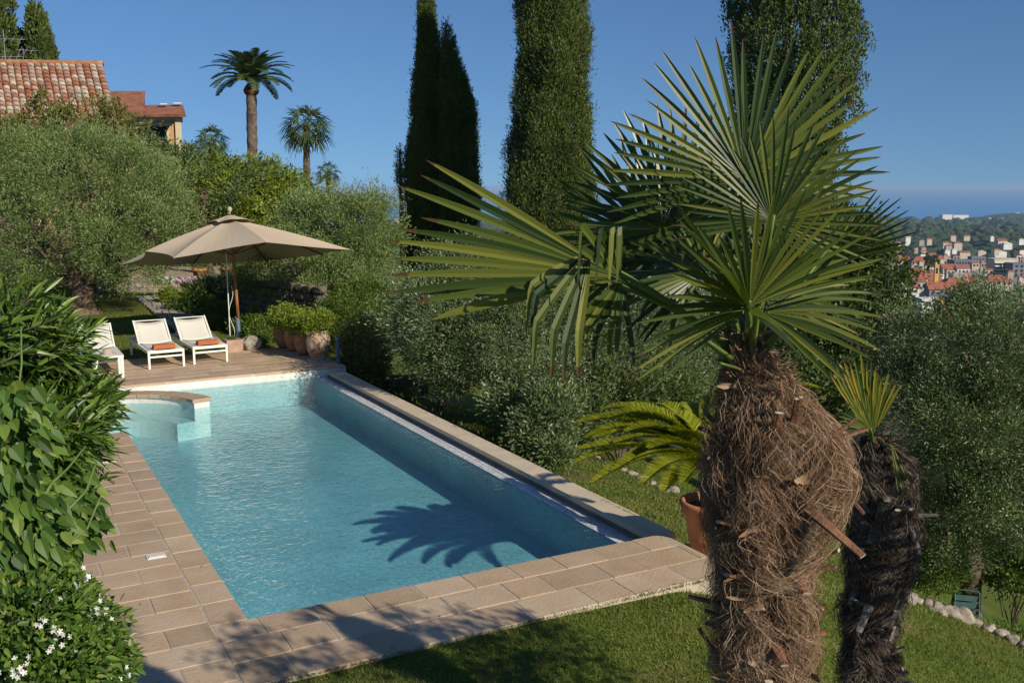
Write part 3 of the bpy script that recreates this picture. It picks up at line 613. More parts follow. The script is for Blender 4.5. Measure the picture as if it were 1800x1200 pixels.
# shrubs and plants
def shrub(name, label, cat, blobs, n, leaf, matl, cr=.15, group=None, up=.3, stems=True, gap=.2):
    c = np.mean([b_[0] for b_ in blobs], axis=0); base = np.array([c[0], c[1], 0.]); base[2] = min(gz(base), min(b_[0][2]-b_[1][2]*.5 for b_ in blobs))
    t = thing(name, base, label, cat, group); cm = MB(); foliage(cm, blobs, n, leaf[0], leaf[1], cr, up=up, per=24, gap=gap, zmin=base[2]); cm.build('foliage', M[matl], t)
    tm = MB()
    for b_ in blobs:
        for _ in range(5): limb(tm, base, b_[0]+unit(1)[0]*np.array(b_[1])*.7, .018, .005, .2, 5, 5)
    tm.build('stem', M['greybark'], t); return t
shrub('box_ball', 'small clipped yellow green ball of box beside the stone path', 'shrub', blobpx([(295, 520, 27, 15, 15, .2)]), 3500, (.05, .03), 'citrus', cr=.06, gap=0)
shrub('low_shrub', 'rounded green shrub spreading along the far edge of the path', 'shrub', blobpx([(335, 530, 25.5, 32, 20, .4), (352, 545, 25, 26, 18, .35)]), 9000, (.07, .03), 'bush', cr=.12, up=.5)
shrub('low_shrub', 'green shrub between the path and the parasol pole', 'shrub', blobpx([(385, 552, 24, 28, 18, .35), (370, 572, 23, 22, 14, .3), (400, 575, 23, 28, 16, .3)]), 9000, (.06, .028), 'bush', cr=.11, up=.4)
shrub('low_shrub', 'leafy shrub just right of the parasol pole base', 'shrub', blobpx([(440, 572, 22.3, 26, 20, .35), (455, 585, 22, 24, 12, .3)]), 8000, (.08, .035), 'bush', cr=.11)
shrub('low_shrub', 'low creeping shrub between the rock and the clay jars', 'shrub', blobpx([(480, 595, 21.5, 22, 8, .3), (455, 597, 21.2, 18, 7, .25)]), 4500, (.05, .025), 'bush', cr=.08)
shrub('low_shrub', 'dark clump of long leaves on top of the rubble wall', 'shrub', blobpx([(395, 505, 28, 40, 15, .5), (430, 510, 27, 40, 16, .5)]), 6000, (.22, .022), 'dark', cr=.2, up=.8)
shrub('nandina_shrub', 'reddish leafy shrub right of the blue grey post', 'shrub', blobpx([(640, 600, 18.6, 32, 40, .45), (655, 640, 18.2, 26, 28, .35), (628, 640, 18.4, 18, 25, .3)]), 14000, (.07, .022), 'redbush', cr=.12, up=.2)
shrub('nandina_shrub', 'green leafy bush hanging below the rounded olive tree', 'shrub', blobpx([(600, 560, 20.5, 40, 35, .5), (640, 530, 21, 50, 40, .5)]), 14000, (.07, .022), 'bush', cr=.14, up=.2)
shrub('understory_shrub', 'bright leafy shrub at the foot of the broad olive, next to the pool wall', 'shrub', blobpx([(935, 770, 13.9, 34, 32, .35), (965, 735, 14.1, 42, 55, .5), (900, 705, 14.8, 40, 30, .4), (975, 795, 13.6, 24, 22, .25)]), 15000, (.075, .022), 'olive_silver', cr=.2, up=.4, gap=.6)
shrub('understory_shrub', 'dark shrub filling the shade behind the cycad', 'shrub', blobpx([(1010, 740, 14.6, 55, 45, .5), (1090, 690, 15.2, 80, 40, .6), (1160, 700, 15.5, 60, 40, .6)]), 14000, (.08, .028), 'dark', cr=.18)
shrub('understory_shrub', 'loose silvery shrub left of the broad olive over the lawn', 'shrub', blobpx([(795, 665, 15.6, 38, 22, .35), (735, 590, 16.6, 26, 36, .4)]), 7500, (.065, .02), 'olive_silver', cr=.16)
shrub('understory_shrub', 'leafy shrub under the right olive, left of the green chair', 'shrub', blobpx([(1640, 1000, 15.6, 60, 40, .5), (1600, 960, 15.8, 45, 50, .5), (1560, 900, 17, 60, 70, .6)]), 16000, (.075, .025), 'bush', cr=.16)
shrub('understory_shrub', 'leafy shrub under the right olive, right of the green chair', 'shrub', blobpx([(1775, 1000, 17.4, 45, 45, .6), (1800, 960, 17.6, 50, 50, .6)]), 12000, (.09, .03), 'bush', cr=.18)
sb = [(W(2.2, 2.7, 2.74), (.34, .34, .34)), (W(2.7, 3.3, 2.38), (.40, .40, .36)), (W(3.15, 3.65, 2.1), (.42, .42, .4)), (W(3.3, 3.0, 1.6), (.6, .6, .6))]  # shrub outside the view, added and shaped to cast shade on the near lawn
shrub('lawn_shade_shrub', 'unseen leafy shrub right of the two fan palms, added to shade the lawn', 'shrub', sb, 9000, (.06, .025), 'bush', cr=.14, gap=.4)
for i, (px, py, D, lb) in enumerate([(1750, 1090, 15.2, 'strap leaved plant right beside the green chair'), (1790, 1110, 14.2, 'strap leaved plant at the right edge of the photograph'), (1735, 1050, 16.8, 'strap leaved plant behind the green chair by the olive trunk'), (1785, 1055, 16, 'strap leaved plant behind the one at the right edge')]):
    p = W(*(lambda q: (q@RX, q@HX))(at(px, py, D)), 0); p[2] = gz(p); t = thing('strap_leaf_plant', p, lb, 'plant', 'strap leaved plants in the lower bed'); mb = MB(); n = 130
    a = rng.random(n)*6.28; Dd = np.stack([np.cos(a)*.7, np.sin(a)*.7, rng.uniform(.5, 1.6, n)], -1)
    mb.long_leaves(p+np.stack([rng.normal(0, .12, n), rng.normal(0, .12, n), np.zeros(n)], -1), Dd, np.stack([np.zeros(n), np.zeros(n), np.ones(n)], -1), rng.uniform(.45, .8, n), .045, .45, .2, 6, [.6, 1, 1, .8, .5, .05])
    mb.build('foliage', M['bush'], t)

# ------------------------------------------------------------------ haze
hz = MB(); hz.box((0, 0, -100), (91000, 91000, 236)); hm = bpy.data.materials.new('haze'); hm.use_nodes = True; ht_ = hm.node_tree; ht_.nodes.clear()
pvn = ht_.nodes.new('ShaderNodeVolumePrincipled'); pvn.inputs['Color'].default_value = (.48, .70, 1, 1); pvn.inputs['Density'].default_value = HAZE; pvn.inputs['Anisotropy'].default_value = 0
ho = ht_.nodes.new('ShaderNodeOutputMaterial'); ht_.links.new(pvn.outputs[0], ho.inputs['Volume'])
tag(hz.build('haze', hm), 'thin blue summer haze over the valley and the sea', 'haze', kind='stuff')

# ------------------------------------------------------------------ fan palms
def fan_leaf(parent, hast, tip, base, R, spread=200, nseg=34, nrmv=None, droop=.12, fold=.5, r0=.38, matl='fan', bend=0, bendfrac=0, cup=.15, wj=1.0, pr=.011, k=15, lenvar=.06, side_len=.8, petiole=True):
    hast = np.asarray(hast, float); u = nrm(np.asarray(tip, float)-hast)
    n0 = (np.array([0, 0, H])-hast) if nrmv is None else np.asarray(nrmv, float)
    wv = nrm(np.cross(n0, u)); nv = nrm(np.cross(u, wv))
    th = np.linspace(-R_(spread)/2, R_(spread)/2, nseg)+rng.normal(0, R_(spread)/nseg*.12, nseg)
    dth = R_(spread)/(nseg-1)
    mb = MB(); t = np.concatenate([np.linspace(.03, .87, k-3), [.91, .955, 1.0]])
    Lr = R*(side_len+(1-side_len)*np.cos(th*(90/(spread/2)))**.7 if spread < 181 else side_len+(1-side_len)*(np.cos(th/2)))*(1+rng.normal(0, lenvar, nseg))
    d = np.cos(th)[:, None]*u+np.sin(th)[:, None]*wv; s_ = nrm(np.cross(nv, d))
    rr_ = Lr[:, None]*t                                        # nseg,k
    wmax = R*r0*dth*.5*1.02*wj
    hw = np.minimum(rr_*math.tan(dth/2)*1.04, wmax); ft = np.clip((1-t)/.36, 0, 1)**.6; hw = np.minimum(hw, wmax*ft[None, :]+.0006)
    dz = -droop*R*t[None, :]**2.2*(1+rng.normal(0, .35, nseg))[:, None]
    C = hast+d[:, None, :]*rr_[..., None]+nv*(cup*R*t**1.3*0.5*np.abs(th/th.max())[:, None]**1.5)[..., None]+UZ*dz[..., None]
    if bendfrac:
        bs = rng.random(nseg) < bendfrac; bt = rng.uniform(.42, .75, nseg)
        for i in np.where(bs)[0]:
            j0 = np.searchsorted(t, bt[i]); pv_ = C[i, j0].copy(); seg = rr_[i, j0:]-rr_[i, j0]
            cur = pv_.copy(); last = 0.
            for jj in range(j0, k):
                f_ = min(1, (jj-j0+1)/3.); dd = nrm(d[i]*(1-f_*.8)-UZ*bend*f_*rng.uniform(.8, 1.1)); stp = rr_[i, jj]-rr_[i, max(jj-1, j0)]; cur = cur+dd*stp; C[i, jj] = cur
    A = C+s_[:, None, :]*hw[..., None]+nv*(hw*fold)[..., None]; B_ = C-s_[:, None, :]*hw[..., None]+nv*(hw*fold)[..., None]
    V = np.stack([A, C, B_], 2); base_i = np.arange(nseg)[:, None, None]*k*3; i = np.arange(k-1)[None, :, None]*3; j = np.arange(2)[None, None, :]
    q = base_i+i+j
    tipn = rng.uniform(.93, 1.03, nseg)[:, None, None]; tv = (t[1:][None, :, None] > tipn)*1.0+np.zeros((1, 1, 2)); tv = np.broadcast_to(tv, (nseg, k-1, 2)).reshape(-1)
    mb.add(V.reshape(-1, 3), np.stack([q, q+1, q+4, q+3], -1).reshape(-1, 4), np.stack([tv]*3, -1))
    o = mb.build('frond', M[matl], parent, attr=True)
    if petiole:
        pm = MB(); base = np.asarray(base, float); tt = np.linspace(0, 1, 8)[:, None]
        mid = (base+hast)/2+UZ*.06*np.linalg.norm(hast-base)
        P = (1-tt)**2*base+2*tt*(1-tt)*mid+tt**2*(hast+u*.02); pm.tube(P, np.linspace(pr*1.7, pr*.8, 8), 7, flat=.6); pm.build('petiole', M['petiole'], o, smooth=True)
    return o
def trunk_prof(ppx, D):
    """list of (py, cx px, half px) -> centres & radii"""
    C = np.array([at(cx, py, D) for py, cx, h in ppx]); r = np.array([h for _, _, h in ppx])*D/1731.*1.0
    return C, r
def fibres(C, Rr, n, matl, parent, lng=(.08, .34), lift=.05, name='fibre', width=.0009, sc=1.0):
    C = np.asarray(C); Z = C[:, 2]; o = np.argsort(Z); C = C[o]; Rr = Rr[o]; Z = Z[o]
    nt = n//60; zt = rng.uniform(Z[0], Z[-1], nt); tht = rng.random(nt)*2*math.pi; curl = rng.normal(0, 1, nt)*np.where(rng.random(nt) < .3, 1.0, .22)*np.where(zt < Z[0]+(Z[-1]-Z[0])*.55, 1.8, .8); lt = rng.uniform(0.4, 1, nt)
    ci = np.repeat(np.arange(nt), 60); m_ = len(ci)
    lng = (lng[0]*sc, lng[1]*sc); z = zt[ci]+rng.normal(0, .022*sc, m_); th = tht[ci]+rng.normal(0, .09, m_)
    z = np.clip(z, Z[0], Z[-1])
    K = 8; P = np.zeros((m_, K, 3))
    L = rng.uniform(*lng, m_)*lt[ci]; r_off = rng.uniform(.0, .02*sc, m_); cu = curl[ci]+rng.normal(0, .16, m_); ph = (rng.random(nt)*6.28)[ci]+rng.normal(0, .7, m_)
    lf = lift*rng.uniform(.4, 1.2, m_)*(rng.uniform(.15, 1.0, nt)**1.6*2)[ci]
    for k in range(K):
        s_ = k/(K-1); zz = z - L*s_*(.92) + L*.25*np.sin(s_*2.2)*(rng.random(m_)*.2+.2)
        zc = np.clip(zz, Z[0], Z[-1])
        cx = np.interp(zc, Z, C[:, 0]); cy = np.interp(zc, Z, C[:, 1]); r = np.interp(zc, Z, Rr)*.97
        rb = r+r_off+lf*np.sin(np.minimum(s_*2.4, 2.6))+.008*sc*np.sin(s_*7+ph)
        tt = th+cu*L*s_/np.maximum(r, .06)*1.1+.10*np.sin(s_*5+ph)
        P[:, k] = np.stack([cx+rb*np.cos(tt), cy+rb*np.sin(tt), zz], -1)
    T = nrm(np.gradient(P, axis=1)); S = nrm(np.cross(T, unit(m_)[:, None, :]))*width*rng.uniform(.6, 1.5, m_)[:, None, None]*np.linspace(1, .5, K)[None, :, None]
    V = np.stack([P+S, P-S], 2); b_ = np.arange(m_)[:, None]*K*2; i = np.arange(K-1)[None, :]*2; q = b_+i
    mb = MB(); mb.add(V.reshape(-1, 3), np.stack([q, q+1, q+3, q+2], -1).reshape(-1, 4)); return mb.build(name, M[matl], parent)
def core(C, Rr, parent, sc=.93):
    o = np.argsort(C[:, 2]); zz = np.linspace(C[o[0], 2], C[o[-1], 2], 60)
    P = np.stack([np.interp(zz, C[o, 2], C[o, i]) for i in range(3)], -1); r = np.interp(zz, C[o, 2], Rr[o])*sc
    mb = MB(); mb.tube(P, r*(1+.06*np.sin(np.arange(60)*1.3)), 40, lump=.09); return mb.build('trunk', M['core'], parent, smooth=True)
def stub(parent, C, Rr, z, th, L=.14, wd=.035, elev=40, m1='stub', cut='stubcut', twist=0):
    o = np.argsort(C[:, 2]); cx = np.interp(z, C[o, 2], C[o, 0]); cy = np.interp(z, C[o, 2], C[o, 1]); r = np.interp(z, C[o, 2], Rr[o])
    rad = math.cos(th)*RX+math.sin(th)*HX; tang = -math.sin(th)*RX+math.cos(th)*HX
    d = nrm(rad*math.cos(R_(elev))+UZ*math.sin(R_(elev))+tang*twist); s_ = nrm(np.cross(d, rad+UZ*.3)); s_ = nrm(tang-d*(tang@d)); n_ = np.cross(d, s_)
    p = np.array([cx, cy, z])+rad*(r*1.0+.008); mb = MB(); ts = [0, .5, 1]; V = []
    for t, w_ in zip(ts, (1.5, 1.0, .85)):
        for a, b_ in ((-1, -.25), (0, -.45), (1, -.25), (1, .2), (0, .35), (-1, .2)): V.append(p+d*L*t+s_*a*wd*.5*w_+n_*b_*wd*.6*w_)
    F = [[6*k+i, 6*k+(i+1) % 6, 6*k+6+(i+1) % 6, 6*k+6+i] for k in range(2) for i in range(6)]
    mb.add(V, np.array(F)); ob = mb.build('leaf_base', M[m1], parent)
    m2 = MB(); m2.poly([V[12+i]+d*.001 for i in range(6)]); m2.build('cut_end', M[cut], ob)
def shag(parent, prof, D, n, matl, nst, dark=False, zlow=None, base_r=.2, lift=.05, width=.0009, sc=1.0):
    C, Rr = trunk_prof(prof, D)
    last = C[-1].copy(); zg = zlow
    ext = np.array([[last[0], last[1], z] for z in np.linspace(last[2]-.15, zg-.1, 5)]); C = np.vstack([C, ext]); Rr = np.concatenate([Rr, np.full(5, base_r)])
    core(C, Rr, parent); fibres(C, Rr, n, matl, parent, lift=lift, width=width, sc=sc)
    return C, Rr

S1 = .79; D1 = 3.6*S1
pb = at(1343, 1200, D1); pb[2] = gz(pb)
palm = thing('fan_palm', pb, 'shaggy trunked fan palm in the foreground, brown fibre sleeve under a crown of green fans', 'palm', 'fan palms by the pool')
prof1 = [(580, 1310, 12), (625, 1318, 16), (655, 1332, 22), (685, 1338, 33), (715, 1345, 55), (750, 1355, 82), (790, 1364, 102), (830, 1367, 108), (870, 1362, 102), (920, 1352, 90), (965, 1345, 76), (1010, 1340, 66), (1060, 1340, 61), (1120, 1340, 59), (1200, 1340, 56)]
C1, R1 = shag(palm, prof1, D1, 100000, 'fibre', 30, zlow=pb[2], base_r=.10, lift=.045*S1, width=.0009*S1, sc=S1)
# spiky fibre sheaths round the neck
def sheath(parent, C, Rr, z0, z1, n, matl, sc=1.0):
    mb = MB(); z = rng.uniform(z0, z1, n); th = rng.random(n)*6.28; o = np.argsort(C[:, 2])
    cx = np.interp(z, C[o, 2], C[o, 0]); cy = np.interp(z, C[o, 2], C[o, 1]); r = np.interp(z, C[o, 2], Rr[o])*.8
    rad = np.stack([np.cos(th), np.sin(th), np.zeros(n)], -1); P = np.stack([cx, cy, z], -1)+rad*r[:, None]
    mb.long_leaves(P, rad*rng.uniform(.3, 1.1, n)[:, None]+UZ*rng.uniform(.2, 1.1, n)[:, None], rad+rng.normal(0, .5, (n, 3)), rng.uniform(.05, .17, n)*sc, rng.uniform(.004, .02, n)*sc, rng.uniform(-.2, .5, n), .4, 6, [1, .8, .7, .5, .3, .05])
    mb.build('sheath', M[matl], parent)
def flaps(parent, C, Rr, n, matl, sc=1.0):
    # ragged woven sheets and broad strips lying on the trunk
    mb = MB(); o = np.argsort(C[:, 2]); z = rng.uniform(C[o[0], 2], C[o[-1], 2]-.1, n); th = rng.random(n)*6.28
    cx = np.interp(z, C[o, 2], C[o, 0]); cy = np.interp(z, C[o, 2], C[o, 1]); r = np.interp(z, C[o, 2], Rr[o])*1.03
    rad = np.stack([np.cos(th), np.sin(th), np.zeros(n)], -1); tan_ = np.stack([-np.sin(th), np.cos(th), np.zeros(n)], -1)
    P = np.stack([cx, cy, z], -1)+rad*r[:, None]; sg = rng.choice([-1, 1], n)[:, None]
    mb.long_leaves(P, tan_*sg*rng.uniform(.3, 1, n)[:, None]+UZ*rng.uniform(-.2, .9, n)[:, None]+rad*.28, rad+rng.normal(0, .3, (n, 3)), rng.uniform(.06, .16, n)*sc, rng.uniform(.008, .04, n)*sc, rng.uniform(-.2, .5, n), .3, 7, [.9, 1, .8, .9, .55, .7, .2])
    mb.build('sheath', M[matl], parent)
sheath(palm, C1, R1, at(0, 720, D1)[2], at(0, 590, D1)[2], 420, 'fibre', S1)
flaps(palm, C1, R1, 260, 'fibre', S1)
toward = 0                               # towards the viewer in right/ahead axes
for px_, py_, el, tw, L_ in [(1375, 735, 55, -.7, .14), (1340, 745, 60, .2, .09), (1430, 765, 45, .8, .12), (1480, 770, 15, 1.0, .13), (1385, 860, -30, .9, .22), (1500, 850, -50, .5, .12), (1290, 905, 20, -.8, .09), (1410, 975, 30, -.3, .1), (1375, 985, -20, -.6, .09),
        (1440, 1000, 70, .1, .13), (1300, 1000, 25, -.7, .09), (1400, 985, 10, .5, .09), (1255, 1060, 10, -1.0, .14), (1240, 1085, 20, -1.0, .09), (1435, 1070, 10, .9, .08), (1440, 1110, 0, .9, .09), (1345, 1105, -20, 0, .09), (1360, 1150, -70, 0, .12), (1415, 1160, 70, .2, .2), (1255, 1190, 60, -.9, .2),
        (1245, 830, 20, -.9, .08), (1460, 940, 20, .9, .07), (1330, 1180, 40, .1, .08), (1310, 690, 50, -.8, .12)]:
    z = at(px_, py_, D1)[2]; o_ = np.argsort(C1[:, 2]); c_ = np.array([np.interp(z, C1[o_, 2], C1[o_, i]) for i in range(3)]); r_ = np.interp(z, C1[o_, 2], R1[o_])
    lat = (at(px_, py_, D1)-c_)@RX; sn = max(-.97, min(.97, lat/r_)); th = -math.acos(sn)
    stub(palm, C1, R1, z, th, L_*S1*1.15, .034*S1, el, 'stub', 'stubcut', tw*.5)
for i in range(14):
    z = rng.uniform(at(0, 1400, D1)[2], at(0, 760, D1)[2]); stub(palm, C1, R1, z, rng.uniform(.2, math.pi-.2), rng.uniform(.07, .16)*S1, .034*S1, rng.uniform(-20, 60), 'stub')
nb = lambda dx=0, dz=0: at(1315+dx, 625+dz, D1)
# (hastula px,py,D, tip px,py,D, R, spread, nseg, normal tilt (right,ahead,up), droop, cup, bend, bendfrac)
FANS = [
 (1312, 320, 3.6, 1300, 62, 3.6, .53, 205, 34, (.0, -1, .15), .03, -.1, 0, 0, .8, 'top'),
 (1358, 392, 3.45, 1390, 230, 3.4, .37, 215, 34, (-.1, -1, .45), .05, .1, 0, 0, .8, 'front'),
 (1318, 540, 3.35, 1300, 400, 3.15, .48, 185, 28, (.05, -1, .35), .06, .35, 0, 0, .8, 'low'),
 (1318, 552, 3.4, 1250, 420, 3.0, .56, 120, 16, (-.1, -.8, .8), .10, .2, 0, 0, .85, 'low inner'),
 (1085, 488, 3.6, 736, 385, 3.65, .80, 46, 11, (-.1, -1, .35), .05, .0, 0, 0, .93, 'left'),
 (1090, 494, 3.6, 765, 525, 3.6, .74, 14, 3, (-.2, -1, .5), .08, .0, 0, 0, .95, 'left lower'),
 (1092, 488, 3.4, 1040, 400, 3.25, .40, 60, 6, (-.1, -.9, .6), .0, .1, 2.2, 1, .9, 'left broken'),
 (1040, 440, 3.38, 985, 520, 3.3, .46, 70, 8, (-.1, -1, .2), .1, .1, 1.8, .9, .9, 'left hanging'),
 (1092, 492, 3.45, 1040, 640, 3.4, .30, 60, 6, (.1, -1, .2), .1, .1, 1.4, .5, .9, 'left under'),
 (1195, 400, 3.85, 1090, 245, 3.9, .50, 220, 34, (-.35, -.9, .45), .06, .1, 0, 0, .85, 'back left'),
 (1150, 430, 3.95, 1010, 300, 4.05, .47, 190, 30, (-.5, -.8, .5), .08, .1, 0, 0, .85, 'back left low'),
 (1452, 462, 3.6, 1600, 375, 3.35, .37, 44, 12, (-.3, -1, .4), .03, .2, 0, 0, .9, 'right'),
 (1455, 455, 3.8, 1425, 360, 3.8, .22, 120, 20, (.2, -1, .3), .03, .2, 0, 0, .8, 'right small'),
 (1345, 520, 3.9, 1440, 300, 4.0, .48, 180, 30, (.2, -.8, .6), .08, .1, 0, 0, .85, 'back right'),
 (1340, 550, 3.5, 1490, 560, 3.4, .40, 90, 14, (.1, -.8, .7), .16, .1, 0, 0, .9, 'right low'),
 (1240, 480, 3.7, 1120, 440, 3.8, .42, 180, 26, (-.2, -.7, .8), .15, .1, .8, .1, .85, 'mid left'),
 (1290, 470, 4.0, 1280, 300, 4.2, .48, 200, 30, (0, -.8, .6), .1, .1, 0, 0, .85, 'back'),
]
for hx, hy, hd, tx, ty, td, Rr_, sp, ns, nv_, dr, cu, bd, bf, sl, _ in FANS:
    nvw = nv_[0]*RX+nv_[1]*HX+nv_[2]*UZ
    fan_leaf(palm, at(hx, hy, hd*S1), at(tx, ty, td*S1), nb((hx-1315)*.12, -10), Rr_*S1, sp, ns, nvw, droop=dr, cup=cu, bend=bd, bendfrac=bf, side_len=sl, pr=.011*S1, wj=1.3 if _ in ('left', 'left lower') else .85 if _.startswith('left') else 1.0)
# young upright shoots
for dx, dy, tx, ty in ((10, -40, 1345, 380), (-15, -30, 1270, 470)):
    fan_leaf(palm, at(1320+dx, 590+dy, 3.6*S1), at(tx, ty, 3.65*S1), nb(0, 0), .3*S1, 26, 10, -HX, fold=.8, matl='fan', side_len=.9)
mb = MB(); 
for tx, ty, td, r in ((1240, 600, 3.5, .014), (1335, 520, 3.4, .013), (1385, 560, 3.5, .014), (1290, 560, 3.55, .012), (1265, 640, 3.45, .010)):
    a = nb(0, 30); b_ = at(tx, ty, td*S1); mb.tube(np.linspace(a, b_, 6), np.linspace(r*1.8, r, 6)*S1, 7, flat=.5)
mb.build('leaf_stalk', M['petiole'], palm, smooth=True)

D2 = 4.2; S2 = .84
pb2 = at(1530, 1200, D2); pb2[2] = gz(pb2)
palm2 = thing('fan_palm', pb2, 'slimmer grey fan palm with a stunted yellow tipped tuft, behind the shaggy one', 'palm', 'fan palms by the pool')
prof2 = [(770, 1536, 14), (800, 1540, 26), (840, 1548, 40), (890, 1552, 46), (940, 1548, 44), (990, 1541, 40), (1040, 1535, 37), (1100, 1528, 35), (1200, 1524, 32)]
C2, R2 = shag(palm2, prof2, D2, 34000, 'fibre_dark', 20, zlow=pb2[2], base_r=.09, lift=.038, width=.0011, sc=S2)
sheath(palm2, C2, R2, at(0, 840, D2)[2], at(0, 760, D2)[2], 160, 'fibre_dark', S2)
for i in range(46):
    z = rng.uniform(at(0, 1300, D2)[2], at(0, 850, D2)[2]); stub(palm2, C2, R2, z, rng.uniform(-math.pi, math.pi*.3), rng.uniform(.05, .14), .029, rng.choice([-60, 10, 30, 70]), 'stubgrey', 'stubcut', rng.uniform(-.4, .4))
fan_leaf(palm2, at(1530, 770, 5*S2), at(1500, 640, 5*S2), at(1535, 800, 5*S2), .44*S2, 38, 12, -HX, matl='spear', wj=1.9, side_len=.85, droop=.02)
fan_leaf(palm2, at(1535, 765, 5.05*S2), at(1550, 660, 5*S2), at(1535, 800, 5*S2), .33*S2, 40, 9, -HX+.2*RX, matl='spear', wj=1.9, side_len=.85, droop=.02)
fan_leaf(palm2, at(1532, 760, 4.9*S2), at(1480, 690, 4.8*S2), at(1535, 800, 5*S2), .28*S2, 90, 16, -HX+.4*UZ, matl='fan', side_len=.8)
fan_leaf(palm2, at(1565, 780, 4.85*S2), at(1590, 850, 4.8*S2), at(1540, 790, 5*S2), .26*S2, 22, 5, -HX, matl='fan', side_len=.8)

# far palms
def far_fan_palm(px, base_py, crown_py, D, r_px, tr, label, n=26, dead=True):
    top = at(px, crown_py, D); base = at(px, base_py, D); base[2] = min(base[2], gz(base)) if False else base[2]-.8
    t = thing('washingtonia_palm', base, label, 'palm', 'fan palms on the skyline'); mb = MB()
    P = np.linspace(base, top, 12); mb.tube(P, np.linspace(tr*1.2, tr*.9, 12), 10, lump=.08); mb.build('trunk', M['greybark'], t, smooth=True)
    R = r_px*D/1731.
    for i in range(n):
        a = i*2.4; e = R_(80-130*(i/n)**.8); d = (math.cos(a)*RX+math.sin(a)*HX)*math.cos(e)+UZ*math.sin(e); h_ = top+d*R*.5
        fan_leaf(t, h_, h_+d*.5-UZ*.15, top, R*.52, 190, 16, nrm(UZ*.8-d*.2+rng.normal(0, .3, 3)), droop=.45, k=6, pr=.02, matl='datefrond')
far_fan_palm(540, 305, 222, 55, 50, .17, 'fan palm with a dark patterned trunk right of the feathery palm', 30)
far_fan_palm(374, 290, 245, 58, 34, .2, 'short fan palm left of the feathery palm, just above the trees', 22)
far_fan_palm(578, 345, 302, 60, 26, .15, 'smallest fan palm on the skyline, low right of the taller ones', 20)
def pinnate(parent, pts, nl, ll, lw, matl, vang=35, name='frond', stalk='petiole', sr=.012, droopl=.2, frac0=.12, sub=True):
    P = np.asarray(pts, float); m_ = 24; s_ = np.linspace(0, 1, len(P)); tt = np.linspace(0, 1, m_); Q = np.stack([np.interp(tt, s_, P[:, i]) for i in range(3)], -1)
    for _ in range(2): Q[1:-1] = (Q[:-2]+2*Q[1:-1]+Q[2:])/4
    t = np.linspace(frac0, .99, nl); C = np.stack([np.interp(t, tt, Q[:, i]) for i in range(3)], -1); T = nrm(np.gradient(Q, axis=0)); Tn = nrm(np.stack([np.interp(t, tt, T[:, i]) for i in range(3)], -1))
    Sd = nrm(np.cross(Tn, UZ+1e-3)); Up = nrm(np.cross(Sd, Tn)); mb = MB(); lens = ll*np.sin(np.pi*np.clip(t*.85+.12, 0, 1))**.6
    for sg in (-1, 1):
        D_ = nrm(Sd*sg*1.0+Up*math.tan(R_(vang))*.6+Tn*.55+rng.normal(0, .05, Sd.shape)); mb.long_leaves(C, D_, Up, lens, lw, droopl, .3, 4, [.7, 1, .8, .05])
    o = mb.build(name, M[matl], parent)
    if sub: pm = MB(); pm.tube(Q, np.linspace(sr, sr*.3, m_), 5); pm.build('rachis', M[stalk], o, smooth=True)
    return o
# date palm
top = at(443, 143, 60); base = at(444, 275, 60)-UZ*1.5
dp = thing('date_palm', base, 'tall feathery date palm with a thick straight trunk on the skyline', 'palm')
mb = MB(); mb.tube(np.linspace(base, top-UZ*.3, 24), .30+.02*np.sin(np.arange(24)*2.), 14, lump=.06); mb.build('trunk', M['greybark'], dp, smooth=True)
mb = MB(); mb.lathe(top-UZ*.75, [(.28, 0), (.42, .12), (.46, .3), (.36, .5), (.2, .7)], 16); mb.build('crown_shaft', M['stub'], dp, smooth=True)
for i in range(46):
    a = i*2.39996; e0 = R_(87-68*(i/46)**.9); L_ = 3.0*rng.uniform(.85, 1.05)*(.8 if i < 8 else 1); dirh = math.cos(a)*RX+math.sin(a)*HX; P = [top.copy()]; e = e0
    for k in range(10):
        P.append(P[-1]+(dirh*math.cos(e)+UZ*math.sin(e))*L_/10); e -= R_(6.5+.04*i)
    pinnate(dp, P, 46, .5, .055, 'datefrond', 25, sr=.04)

# potted cycad
cb = np.array([5.74, 6.86, -.19])
pot = thing('terracotta_pot', cb, 'large rimmed terracotta pot holding the yellow green cycad, half hidden by the shaggy palm', 'pot')
mb = MB(); mb.lathe(cb, [(0, 0), (.155, 0), (.165, .02), (.2, .2), (.207, .215), (.204, .23), (.235, .42), (.262, .44), (.275, .455), (.275, .50), (.29, .515), (.29, .555), (.255, .565), (.24, .54), (.23, .48)], 40); mb.build('pot_body', M['terra'], pot, smooth=True)
mb = MB(); mb.lathe(cb, [(0, .5), (.1, .51), (.236, .49)], 24); mb.build('soil', M['soil'], pot)
cy = thing('cycad', cb+UZ*.5, 'yellow green cycad with arching feathery fronds growing in the terracotta pot', 'cycad')
mb = MB(); mb.lathe(cb+UZ*.48, [(.09, 0), (.11, .1), (.10, .28), (.05, .36), (0, .37)], 14); mb.build('trunk', M['core'], cy, smooth=True)
c0 = cb+UZ*.82; i = 0
